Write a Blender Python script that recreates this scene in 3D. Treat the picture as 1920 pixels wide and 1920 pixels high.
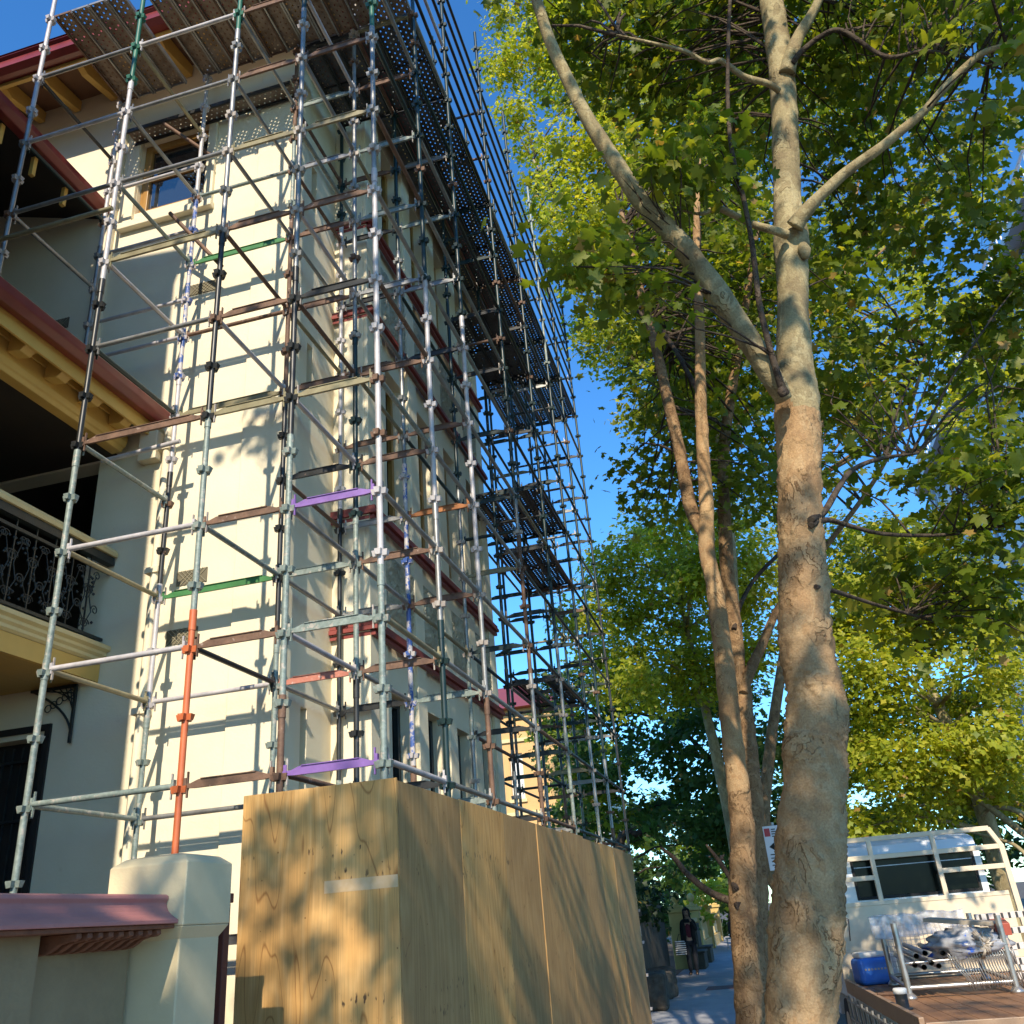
import bpy, math, random
import numpy as np
from mathutils import Vector, Matrix, noise as mnoise
random.seed(7); rng = np.random.default_rng(7)
S = bpy.context.scene; COL = S.collection
for o in list(bpy.data.objects): bpy.data.objects.remove(o)

# ------------------------------------------------------------------ camera, sky, sun, exposure
YAW, PITCH, ROLL, FPX = -0.22742418, 0.43098782, -0.08470929, 1663.07
def cam_axes():
    cy, sy, cp, sp = math.cos(YAW), math.sin(YAW), math.cos(PITCH), math.sin(PITCH)
    fwd = Vector((sy*cp, cy*cp, sp)); right = Vector((cy, -sy, 0)); up = right.cross(fwd)
    c, s = math.cos(ROLL), math.sin(ROLL)
    return c*right + s*up, -s*right + c*up, fwd
AX, AY, AF = cam_axes()
cd = bpy.data.cameras.new("camera"); cam = bpy.data.objects.new("camera", cd); COL.objects.link(cam)
cam.matrix_world = Matrix(((AX.x, AY.x, -AF.x, 0), (AX.y, AY.y, -AF.y, 0), (AX.z, AY.z, -AF.z, 0), (0, 0, 0, 1)))
cd.sensor_width = 36; cd.sensor_height = 36; cd.lens = FPX/1920*36; cd.clip_start = 0.05; cd.clip_end = 2000
S.camera = cam
SUN = Vector((0.21, -1.0, 0.74)).normalized()          # towards the sun
W = bpy.data.worlds.new("World"); S.world = W; W.use_nodes = True
nt = W.node_tree; nt.nodes.clear()
sky = nt.nodes.new("ShaderNodeTexSky"); sky.sky_type = 'NISHITA'; sky.sun_disc = False
sky.sun_elevation = math.asin(SUN.z); sky.sun_rotation = math.atan2(SUN.x, SUN.y)
sky.air_density = 1.0; sky.dust_density = 0.0; sky.ozone_density = 2.0; sky.altitude = 50
bg = nt.nodes.new("ShaderNodeBackground"); bg.inputs[1].default_value = 0.15
wo = nt.nodes.new("ShaderNodeOutputWorld")
hs_ = nt.nodes.new("ShaderNodeHueSaturation"); hs_.inputs["Saturation"].default_value = 1.2
ct_ = nt.nodes.new("ShaderNodeMix"); ct_.data_type = 'RGBA'; ct_.blend_type = 'MULTIPLY'; ct_.inputs[0].default_value = 1; ct_.inputs[7].default_value = (0.66, 1.06, 1.30, 1)   # clear autumn air, deep blue
nt.links.new(sky.outputs[0], hs_.inputs["Color"]); nt.links.new(hs_.outputs[0], ct_.inputs[6]); nt.links.new(ct_.outputs[2], bg.inputs[0]); nt.links.new(bg.outputs[0], wo.inputs[0])
sl = bpy.data.lights.new("sun", 'SUN'); sl.energy = 4.3; sl.angle = math.radians(0.53); sl.color = (1.0, 0.87, 0.68)
sun = bpy.data.objects.new("sun", sl); COL.objects.link(sun)
sun.rotation_euler = (-SUN).to_track_quat('-Z', 'Y').to_euler(); sun.location = SUN*60
S.view_settings.view_transform = 'Standard'; S.view_settings.look = 'None'; S.view_settings.exposure = 0.62
S.view_settings.gamma = 1.0
S.cycles.max_bounces = 8; S.cycles.transparent_max_bounces = 16

def ray(px, py):
    return AX*((px-960)/FPX) - AY*((py-960)/FPX) + AF
def at_y(px, py, y): d = ray(px, py); return d*(y/d.y)
def at_x(px, py, x): d = ray(px, py); return d*(x/d.x)
def at_z(px, py, z): d = ray(px, py); return d*(z/d.z)
def project(p):
    p = Vector(p); w = p.dot(AF)
    if w < 0.05: return None
    return 960+FPX*p.dot(AX)/w, 960-FPX*p.dot(AY)/w
G = -1.7          # footpath level (the camera is the origin)

# ------------------------------------------------------------------ materials
MATS = {}
def ramp(nt, fac, stops, interp='LINEAR'):
    r = nt.nodes.new("ShaderNodeValToRGB"); r.color_ramp.interpolation = interp
    e = r.color_ramp.elements
    while len(e) < len(stops): e.new(0.5)
    for q, (p, c) in zip(e, stops): q.position = p; q.color = (*c[:3], 1)
    nt.links.new(fac, r.inputs[0]); return r.outputs[0]
def nod(nt, kind, **kw):
    n = nt.nodes.new(kind)
    for k, v in kw.items():
        if k in n.inputs: n.inputs[k].default_value = v
        else: setattr(n, k, v)
    return n
def mat(name, c1, c2=None, scale=4.0, rough=0.6, metal=0.0, bump=0.0, bscale=60.0, stretch=(1, 1, 1), patch=None, pscale=12.0, pth=0.6, spec=0.5, fine=None):
    """two-tone noise paint, optional sharp-edged patches of rust or wear, optional fine speckle, bump"""
    if name in MATS: return MATS[name]
    m = bpy.data.materials.new(name); m.use_nodes = True; t = m.node_tree
    b = t.nodes["Principled BSDF"]; tc = t.nodes.new("ShaderNodeTexCoord")
    mp = t.nodes.new("ShaderNodeMapping"); mp.inputs[3].default_value = stretch
    t.links.new(tc.outputs["Object"], mp.inputs[0])
    c2 = c2 or tuple(v*0.8 for v in c1)
    n1 = nod(t, "ShaderNodeTexNoise", Scale=scale, Detail=6.0, Roughness=0.62); t.links.new(mp.outputs[0], n1.inputs[0])
    col = ramp(t, n1.outputs[0], [(0.33, c2), (0.67, c1)])
    rsock = None
    if patch:
        n2 = nod(t, "ShaderNodeTexNoise", Scale=pscale, Detail=8.0, Roughness=0.7); t.links.new(tc.outputs["Object"], n2.inputs[0])
        f = ramp(t, n2.outputs[0], [(pth, (0, 0, 0)), (pth+0.04, (1, 1, 1))])
        mx = nod(t, "ShaderNodeMix", data_type='RGBA'); t.links.new(f, mx.inputs[0]); t.links.new(col, mx.inputs[6]); mx.inputs[7].default_value = (*patch, 1)
        col = mx.outputs[2]
    if fine:
        n3 = nod(t, "ShaderNodeTexNoise", Scale=fine, Detail=3.0); t.links.new(tc.outputs["Object"], n3.inputs[0])
        f3 = ramp(t, n3.outputs[0], [(0.3, (0.72,)*3), (0.7, (1.1,)*3)])
        mx = nod(t, "ShaderNodeMix", data_type='RGBA', blend_type='MULTIPLY'); mx.inputs[0].default_value = 1
        t.links.new(col, mx.inputs[6]); t.links.new(f3, mx.inputs[7]); col = mx.outputs[2]
    t.links.new(col, b.inputs["Base Color"])
    b.inputs["Metallic"].default_value = metal; b.inputs["Specular IOR Level"].default_value = spec
    rr = nod(t, "ShaderNodeMapRange"); rr.inputs[3].default_value = max(0.02, rough-0.12); rr.inputs[4].default_value = min(1, rough+0.12)
    t.links.new(n1.outputs[0], rr.inputs[0]); t.links.new(rr.outputs[0], b.inputs["Roughness"])
    if bump:
        nb = nod(t, "ShaderNodeTexNoise", Scale=bscale, Detail=5.0); t.links.new(mp.outputs[0], nb.inputs[0])
        bp = nod(t, "ShaderNodeBump", Strength=bump, Distance=0.02); t.links.new(nb.outputs[0], bp.inputs["Height"])
        t.links.new(bp.outputs[0], b.inputs["Normal"])
    MATS[name] = m; return m

RUST = (0.16, 0.06, 0.025)
cream = mat("cream render", (0.78, 0.70, 0.52), (0.72, 0.64, 0.46), 1.3, 0.75, bump=0.08, bscale=40, patch=(0.70, 0.61, 0.43), pscale=2.2, pth=0.64)
wallm = mat("shaded olive render", (0.29, 0.215, 0.115), (0.22, 0.16, 0.085), 3.0, 0.8, bump=0.3, bscale=24, patch=(0.22, 0.19, 0.12), pscale=7, pth=0.62)  # olive darkened: the shade under the coping is put into the colour
stone = mat("painted stone", (0.66, 0.55, 0.34), (0.57, 0.47, 0.28), 2.0, 0.7, bump=0.08, bscale=60, patch=(0.46, 0.40, 0.27), pscale=6, pth=0.66)
stucco = mat("stucco relief", (0.50, 0.46, 0.34), (0.34, 0.31, 0.22), 9, 0.85, bump=0.9, bscale=26)
redtrim = mat("dark red paint", (0.22, 0.035, 0.03), (0.16, 0.025, 0.025), 3, 0.35)
redlite = mat("red string paint", (0.27, 0.055, 0.045), (0.21, 0.04, 0.035), 5, 0.5)
yellow = mat("yellow timber paint", (0.66, 0.42, 0.11), (0.58, 0.36, 0.09), 3, 0.5, patch=(0.5, 0.3, 0.08), pscale=6, pth=0.68)
yelcream = mat("cream moulding paint", (0.70, 0.58, 0.30), (0.62, 0.50, 0.25), 3, 0.5)
soffit = mat("brown soffit", (0.24, 0.13, 0.075), (0.18, 0.095, 0.055), 2, 0.7)
shadewood = mat("shaded dark boards", (0.045, 0.034, 0.024), (0.032, 0.024, 0.018), 4, 0.7)  # shade of the recess and verandah undersides is put into the colour
shadewall = mat("shaded brown wall", (0.085, 0.055, 0.04), (0.055, 0.035, 0.026), 9, 0.85, bump=0.2)  # deep verandah shade is put into the back wall colour
iron = mat("dark cast iron", (0.022, 0.03, 0.03), (0.012, 0.016, 0.017), 12, 0.45, bump=0.1)
darkin = mat("dark interior", (0.018, 0.016, 0.014), (0.012, 0.011, 0.01), 2, 0.8)
oak = mat("varnished window timber", (0.40, 0.22, 0.055), (0.30, 0.15, 0.035), 8, 0.4, stretch=(1, 1, 0.15))
pink = mat("faded pink paint", (0.46, 0.19, 0.165), (0.40, 0.155, 0.14), 5, 0.55, bump=0.12, bscale=35, patch=(0.52, 0.26, 0.22), pscale=22, pth=0.7)
terra = mat("terracotta paint", (0.20, 0.075, 0.035), (0.13, 0.045, 0.022), 14, 0.7, bump=0.3, bscale=60)
blind = mat("white blind", (0.75, 0.74, 0.7), (0.68, 0.67, 0.63), 2, 0.7)
concrete = mat("footpath concrete", (0.40, 0.40, 0.41), (0.30, 0.30, 0.315), 1.6, 0.8, bump=0.15, bscale=90, fine=70, patch=(0.24, 0.24, 0.25), pscale=3, pth=0.66)
asphalt = mat("asphalt", (0.055, 0.055, 0.058), (0.042, 0.042, 0.045), 2, 0.85, bump=0.4, bscale=120, fine=180)
kerbm = mat("kerb stone", (0.36, 0.35, 0.33), (0.26, 0.25, 0.24), 3, 0.8, bump=0.2, bscale=60)
soil = mat("soil", (0.12, 0.09, 0.06), (0.07, 0.055, 0.04), 4, 0.9, bump=0.5, bscale=20)
# scaffold finishes
galv = mat("galvanised steel", (0.34, 0.34, 0.33), (0.22, 0.22, 0.215), 9, 0.42, 0.55, bump=0.06, bscale=80, patch=(0.22, 0.17, 0.12), pscale=14, pth=0.66)
zinc = mat("pale zinc paint", (0.56, 0.53, 0.53), (0.40, 0.38, 0.39), 8, 0.5, 0.15, patch=(0.20, 0.12, 0.08), pscale=13, pth=0.68)
ggreen = mat("weathered pale green paint", (0.27, 0.32, 0.29), (0.17, 0.22, 0.20), 8, 0.5, 0.1, patch=(0.40, 0.37, 0.32), pscale=17, pth=0.56, fine=40)
green = mat("green scaffold paint", (0.035, 0.16, 0.10), (0.02, 0.10, 0.07), 6, 0.45, patch=(0.18, 0.24, 0.20), pscale=16, pth=0.64)
brgreen = mat("bright green paint", (0.06, 0.22, 0.07), (0.04, 0.15, 0.05), 6, 0.5, patch=RUST, pscale=14, pth=0.68)
dgreen = mat("dark green paint", (0.010, 0.034, 0.034), (0.007, 0.02, 0.023), 6, 0.4, patch=(0.07, 0.075, 0.07), pscale=15, pth=0.68)  # real dark green, darkened further to imitate shade on the far bays
blue = mat("blue scaffold paint", (0.05, 0.12, 0.40), (0.035, 0.08, 0.26), 7, 0.5, patch=(0.46, 0.43, 0.43), pscale=11, pth=0.47)
orange = mat("orange red scaffold paint", (0.58, 0.15, 0.05), (0.48, 0.11, 0.04), 5, 0.5, patch=(0.62, 0.25, 0.14), pscale=22, pth=0.66)
rust = mat("rusty steel", (0.20, 0.115, 0.075), (0.105, 0.06, 0.04), 11, 0.7, 0.1, bump=0.15, bscale=50, patch=(0.30, 0.22, 0.18), pscale=15, pth=0.62)
rustor = mat("orange rust", (0.40, 0.16, 0.05), (0.26, 0.09, 0.03), 11, 0.7, bump=0.15, patch=(0.12, 0.06, 0.04), pscale=18, pth=0.64)
black = mat("black painted steel", (0.03, 0.032, 0.034), (0.018, 0.02, 0.02), 7, 0.4, 0.1, patch=(0.15, 0.10, 0.08), pscale=14, pth=0.62)
purple = mat("purple scaffold paint", (0.24, 0.13, 0.40), (0.17, 0.09, 0.30), 8, 0.5, patch=(0.22, 0.11, 0.08), pscale=13, pth=0.64)
salmon = mat("salmon scaffold paint", (0.50, 0.20, 0.14), (0.40, 0.14, 0.10), 10, 0.55, patch=(0.55, 0.36, 0.30), pscale=22, pth=0.58)
olive = mat("olive weathered steel", (0.30, 0.27, 0.16), (0.20, 0.17, 0.10), 8, 0.5, 0.2, patch=RUST, pscale=14, pth=0.66)
fitting = mat("pale steel fitting", (0.50, 0.46, 0.42), (0.33, 0.28, 0.25), 18, 0.5, 0.2, patch=(0.22, 0.11, 0.06), pscale=22, pth=0.63)

def plank_mat(nm, ca, cb, cc):
    m = bpy.data.materials.new(nm); m.use_nodes = True; t = m.node_tree; b = t.nodes["Principled BSDF"]
    uv = t.nodes.new("ShaderNodeUVMap"); sp = t.nodes.new("ShaderNodeSeparateXYZ"); t.links.new(uv.outputs[0], sp.inputs[0])
    def ma(op, a, bb=None):
        n = t.nodes.new("ShaderNodeMath"); n.operation = op
        for i, q in enumerate((a, bb)):
            if q is None: continue
            if isinstance(q, (int, float)): n.inputs[i].default_value = q
            else: t.links.new(q, n.inputs[i])
        return n.outputs[0]
    u = ma('MULTIPLY', sp.outputs[0], 1/0.0565); v = ma('MULTIPLY', sp.outputs[1], 1/0.075)   # metres -> hole pitch
    row = ma('FLOOR', u); v2 = ma('ADD', v, ma('MULTIPLY', row, 0.5))
    du = ma('SUBTRACT', ma('FRACT', u), 0.5); dv = ma('SUBTRACT', ma('FRACT', v2), 0.5)
    d = ma('SQRT', ma('ADD', ma('MULTIPLY', du, du), ma('MULTIPLY', dv, dv)))
    hole = ma('LESS_THAN', d, 0.165); ringr = ma('LESS_THAN', d, 0.26)
    tc = t.nodes.new("ShaderNodeTexCoord"); n1 = nod(t, "ShaderNodeTexNoise", Scale=5.0, Detail=7.0, Roughness=0.7); t.links.new(tc.outputs["Object"], n1.inputs[0])
    col = ramp(t, n1.outputs[0], [(0.3, ca), (0.55, cb), (0.75, cc)])
    t.links.new(col, b.inputs["Base Color"]); b.inputs["Roughness"].default_value = 0.55; b.inputs["Metallic"].default_value = 0.25
    bp = nod(t, "ShaderNodeBump", Strength=0.4, Distance=0.01); t.links.new(ringr, bp.inputs["Height"]); t.links.new(bp.outputs[0], b.inputs["Normal"])
    tr = t.nodes.new("ShaderNodeBsdfTransparent"); mx = t.nodes.new("ShaderNodeMixShader")
    t.links.new(hole, mx.inputs[0]); t.links.new(b.outputs[0], mx.inputs[1]); t.links.new(tr.outputs[0], mx.inputs[2])
    t.links.new(mx.outputs[0], t.nodes["Material Output"].inputs[0]); return m
plankm = plank_mat("brown perforated plank", (0.12, 0.075, 0.045), (0.27, 0.21, 0.16), (0.36, 0.32, 0.28)); plankg = plank_mat("grey perforated plank", (0.06, 0.055, 0.05), (0.105, 0.105, 0.11), (0.16, 0.16, 0.17))

def ply_mat(name, ca, cb, dark):
    m = bpy.data.materials.new(name); m.use_nodes = True; t = m.node_tree; b = t.nodes["Principled BSDF"]
    tc = t.nodes.new("ShaderNodeTexCoord"); oi = t.nodes.new("ShaderNodeObjectInfo")
    ad = nod(t, "ShaderNodeVectorMath", operation='MULTIPLY_ADD'); t.links.new(oi.outputs["Random"], ad.inputs[0]); ad.inputs[1].default_value = (37, 23, 51); t.links.new(tc.outputs["Object"], ad.inputs[2])
    mp = t.nodes.new("ShaderNodeMapping"); mp.inputs[3].default_value = (1, 1, 0.16); t.links.new(ad.outputs[0], mp.inputs[0])
    big = nod(t, "ShaderNodeTexNoise", Scale=2.6, Detail=2.0, Roughness=0.4); t.links.new(mp.outputs[0], big.inputs[0])
    rings = nod(t, "ShaderNodeMath", operation='MULTIPLY'); t.links.new(big.outputs[0], rings.inputs[0]); rings.inputs[1].default_value = 26
    fr = nod(t, "ShaderNodeMath", operation='PINGPONG'); t.links.new(rings.outputs[0], fr.inputs[0]); fr.inputs[1].default_value = 1.0
    c1 = ramp(t, fr.outputs[0], [(0.0, ca), (0.55, cb), (0.93, cb), (1.0, dark)])
    mp2 = t.nodes.new("ShaderNodeMapping"); mp2.inputs[3].default_value = (1, 1, 0.02); t.links.new(ad.outputs[0], mp2.inputs[0])
    fi = nod(t, "ShaderNodeTexNoise", Scale=150.0, Detail=4.0); t.links.new(mp2.outputs[0], fi.inputs[0])
    c2 = ramp(t, fi.outputs[0], [(0.3, (0.80,)*3), (0.7, (1.08,)*3)])
    mx = nod(t, "ShaderNodeMix", data_type='RGBA', blend_type='MULTIPLY'); mx.inputs[0].default_value = 1; t.links.new(c1, mx.inputs[6]); t.links.new(c2, mx.inputs[7])
    st = nod(t, "ShaderNodeTexNoise", Scale=1.7, Detail=5.0, Roughness=0.6); t.links.new(ad.outputs[0], st.inputs[0])
    c3 = ramp(t, st.outputs[0], [(0.35, (0.82, 0.80, 0.78)), (0.65, (1.05, 1.04, 1.0))])
    m2 = nod(t, "ShaderNodeMix", data_type='RGBA', blend_type='MULTIPLY'); m2.inputs[0].default_value = 1; t.links.new(mx.outputs[2], m2.inputs[6]); t.links.new(c3, m2.inputs[7])
    sp = nod(t, "ShaderNodeTexVoronoi", Scale=9.0); t.links.new(ad.outputs[0], sp.inputs[0])      # knots and nail holes
    kn = ramp(t, sp.outputs["Distance"], [(0.0, (0.25, 0.2, 0.15)), (0.045, (0.3, 0.24, 0.18)), (0.06, (1, 1, 1))])
    m3 = nod(t, "ShaderNodeMix", data_type='RGBA', blend_type='MULTIPLY'); m3.inputs[0].default_value = 0.7; t.links.new(m2.outputs[2], m3.inputs[6]); t.links.new(kn, m3.inputs[7])
    sx = t.nodes.new("ShaderNodeSeparateXYZ"); t.links.new(tc.outputs["Object"], sx.inputs[0])
    wv = nod(t, "ShaderNodeMath", operation='PINGPONG'); t.links.new(sx.outputs[2], wv.inputs[0]); wv.inputs[1].default_value = 0.41
    band = ramp(t, wv.outputs[0], [(0.30, (0, 0, 0)), (0.325, (1, 1, 1)), (0.36, (1, 1, 1)), (0.385, (0, 0, 0))])
    ns = nod(t, "ShaderNodeTexNoise", Scale=42.0, Detail=2.0); mp3 = t.nodes.new("ShaderNodeMapping"); mp3.inputs[3].default_value = (1, 1, 0.35); t.links.new(ad.outputs[0], mp3.inputs[0]); t.links.new(mp3.outputs[0], ns.inputs[0])
    sp2 = ramp(t, ns.outputs[0], [(0.60, (0, 0, 0)), (0.66, (1, 1, 1))]); big2 = ramp(t, st.outputs[0], [(0.5, (0, 0, 0)), (0.56, (1, 1, 1))])
    mk = nod(t, "ShaderNodeMath", operation='MULTIPLY'); t.links.new(band, mk.inputs[0]); t.links.new(sp2, mk.inputs[1])
    mk2 = nod(t, "ShaderNodeMath", operation='MULTIPLY'); t.links.new(mk.outputs[0], mk2.inputs[0]); t.links.new(big2, mk2.inputs[1])
    m4 = nod(t, "ShaderNodeMix", data_type='RGBA'); t.links.new(mk2.outputs[0], m4.inputs[0]); t.links.new(m3.outputs[2], m4.inputs[6]); m4.inputs[7].default_value = (0.10, 0.06, 0.03, 1); m3 = m4
    t.links.new(m3.outputs[2], b.inputs["Base Color"]); b.inputs["Roughness"].default_value = 0.6; b.inputs["Specular IOR Level"].default_value = 0.3
    bp = nod(t, "ShaderNodeBump", Strength=0.08, Distance=0.01); t.links.new(fi.outputs[0], bp.inputs["Height"]); t.links.new(bp.outputs[0], b.inputs["Normal"])
    return m
plyf = ply_mat("fresh pine plywood", (0.66, 0.40, 0.155), (0.59, 0.335, 0.115), (0.33, 0.16, 0.05))
plyw = ply_mat("weathered plywood", (0.47, 0.295, 0.125), (0.42, 0.25, 0.10), (0.30, 0.17, 0.07))

def glass_mat(name, tint=(0.02, 0.025, 0.03), rough=0.02):
    m = bpy.data.materials.new(name); m.use_nodes = True; b = m.node_tree.nodes["Principled BSDF"]
    b.inputs["Base Color"].default_value = (*tint, 1); b.inputs["Roughness"].default_value = rough; b.inputs["Specular IOR Level"].default_value = 0.9
    b.inputs["Coat Weight"].default_value = 1.0; b.inputs["Coat Roughness"].default_value = 0.01; return m
glassd = glass_mat("dark window glass")
def bark_mat(name, base, flake, pale, sc, amt=0.5):
    """flaking bark: terraced noise gives curled plate edges, each plate a slightly different tan"""
    m = bpy.data.materials.new(name); m.use_nodes = True; t = m.node_tree; b = t.nodes["Principled BSDF"]
    tc = t.nodes.new("ShaderNodeTexCoord"); mp = t.nodes.new("ShaderNodeMapping"); mp.inputs[3].default_value = (1, 1, 0.62); t.links.new(tc.outputs["Object"], mp.inputs[0])
    def ma(op, a, q=None, c=None):
        n = t.nodes.new("ShaderNodeMath"); n.operation = op
        for i, v in enumerate((a, q, c)):
            if v is None: continue
            if isinstance(v, (int, float)): n.inputs[i].default_value = v
            else: t.links.new(v, n.inputs[i])
        return n.outputs[0]
    n1 = nod(t, "ShaderNodeTexNoise", Scale=sc*0.6, Detail=4.0, Roughness=0.55, Distortion=0.4); t.links.new(mp.outputs[0], n1.inputs[0])
    st = ma('MULTIPLY', n1.outputs[0], 10.0); fr = ma('FRACT', st); fl = ma('FLOOR', st)
    edge = ramp(t, fr, [(0.0, (0, 0, 0)), (0.10, (0.2,)*3), (0.26, (1, 1, 1))])
    nm = nod(t, "ShaderNodeTexNoise", Scale=sc*0.42, Detail=3.0); t.links.new(tc.outputs["Object"], nm.inputs[0])
    msk = ramp(t, nm.outputs[0], [(amt-0.06, (0, 0, 0)), (amt+0.06, (1, 1, 1))])
    rnd = ma('FRACT', ma('MULTIPLY', fl, 0.377)); c = ramp(t, rnd, [(0.0, flake), (0.3, base), (0.75, base), (1.0, pale)])
    nb = nod(t, "ShaderNodeTexNoise", Scale=sc*0.25, Detail=4.0); t.links.new(tc.outputs["Object"], nb.inputs[0])
    cb = ramp(t, nb.outputs[0], [(0.35, (0.78, 0.76, 0.74)), (0.65, (1.12, 1.10, 1.05))])
    mb_ = nod(t, "ShaderNodeMix", data_type='RGBA', blend_type='MULTIPLY'); mb_.inputs[0].default_value = 1; t.links.new(c, mb_.inputs[6]); t.links.new(cb, mb_.inputs[7])
    ed = ramp(t, edge, [(0.0, (0.50, 0.45, 0.41)), (1.0, (1, 1, 1))])
    mx = nod(t, "ShaderNodeMix", data_type='RGBA', blend_type='MULTIPLY'); t.links.new(msk, mx.inputs[0]); t.links.new(mb_.outputs[2], mx.inputs[6]); t.links.new(ed, mx.inputs[7])
    fi = nod(t, "ShaderNodeTexNoise", Scale=sc*9, Detail=6.0); t.links.new(tc.outputs["Object"], fi.inputs[0])
    cf = ramp(t, fi.outputs[0], [(0.3, (0.76,)*3), (0.7, (1.12,)*3)])
    m2 = nod(t, "ShaderNodeMix", data_type='RGBA', blend_type='MULTIPLY'); m2.inputs[0].default_value = 1; t.links.new(mx.outputs[2], m2.inputs[6]); t.links.new(cf, m2.inputs[7])
    t.links.new(m2.outputs[2], b.inputs["Base Color"]); b.inputs["Roughness"].default_value = 0.85; b.inputs["Specular IOR Level"].default_value = 0.2
    h = ma('MULTIPLY', ma('ADD', ma('MULTIPLY', edge, 0.6), rnd), msk); h2 = ma('MULTIPLY_ADD', fi.outputs[0], 0.35, h)
    bp = nod(t, "ShaderNodeBump", Strength=0.9, Distance=0.012); t.links.new(h2, bp.inputs["Height"]); t.links.new(bp.outputs[0], b.inputs["Normal"])
    return m
bark = bark_mat("flaking plane bark", (0.37, 0.235, 0.12), (0.28, 0.17, 0.088), (0.43, 0.30, 0.165), 10, 0.53)
barkup = bark_mat("smooth plane bark", (0.29, 0.235, 0.13), (0.20, 0.15, 0.085), (0.42, 0.36, 0.21), 9, 0.60)
barkrough = bark_mat("brown ridged bark", (0.25, 0.155, 0.08), (0.15, 0.09, 0.05), (0.33, 0.22, 0.12), 16, 0.44)
barkdark = bark_mat("dark branch bark", (0.075, 0.055, 0.042), (0.045, 0.032, 0.025), (0.11, 0.085, 0.06), 18)

def leaf_mat(name, lo, mid, hi, trans):
    m = bpy.data.materials.new(name); m.use_nodes = True; t = m.node_tree; b = t.nodes["Principled BSDF"]
    at = t.nodes.new("ShaderNodeAttribute"); at.attribute_name = "tint"
    c = ramp(t, at.outputs["Fac"], [(0.0, lo), (0.55, mid), (0.93, hi), (1.0, (0.30, 0.19, 0.05))])
    t.links.new(c, b.inputs["Base Color"]); b.inputs["Roughness"].default_value = 0.5; b.inputs["Specular IOR Level"].default_value = 0.35
    tr = t.nodes.new("ShaderNodeBsdfTranslucent"); mc = nod(t, "ShaderNodeMix", data_type='RGBA', blend_type='MULTIPLY'); mc.inputs[0].default_value = 1
    t.links.new(c, mc.inputs[6]); mc.inputs[7].default_value = (*trans, 1); t.links.new(mc.outputs[2], tr.inputs[0])
    mx = t.nodes.new("ShaderNodeMixShader"); mx.inputs[0].default_value = 0.42
    t.links.new(b.outputs[0], mx.inputs[1]); t.links.new(tr.outputs[0], mx.inputs[2]); t.links.new(mx.outputs[0], t.nodes["Material Output"].inputs[0])
    return m
leafm = leaf_mat("plane leaf", (0.05, 0.088, 0.008), (0.115, 0.15, 0.012), (0.24, 0.235, 0.02), (2.8, 2.7, 1.3))
leafy = leaf_mat("yellowing plane leaf", (0.11, 0.18, 0.02), (0.20, 0.26, 0.03), (0.32, 0.33, 0.045), (2.8, 2.8, 1.6))
leafb = leaf_mat("sunlit yellow green leaf", (0.12, 0.165, 0.012), (0.27, 0.30, 0.022), (0.44, 0.41, 0.05), (2.6, 2.4, 1.2))  # brighter leaf copy, sunlight is put into its colour
leafd = leaf_mat("deep green leaf", (0.03, 0.075, 0.018), (0.055, 0.11, 0.022), (0.10, 0.15, 0.03), (2.0, 2.2, 1.4))

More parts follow.
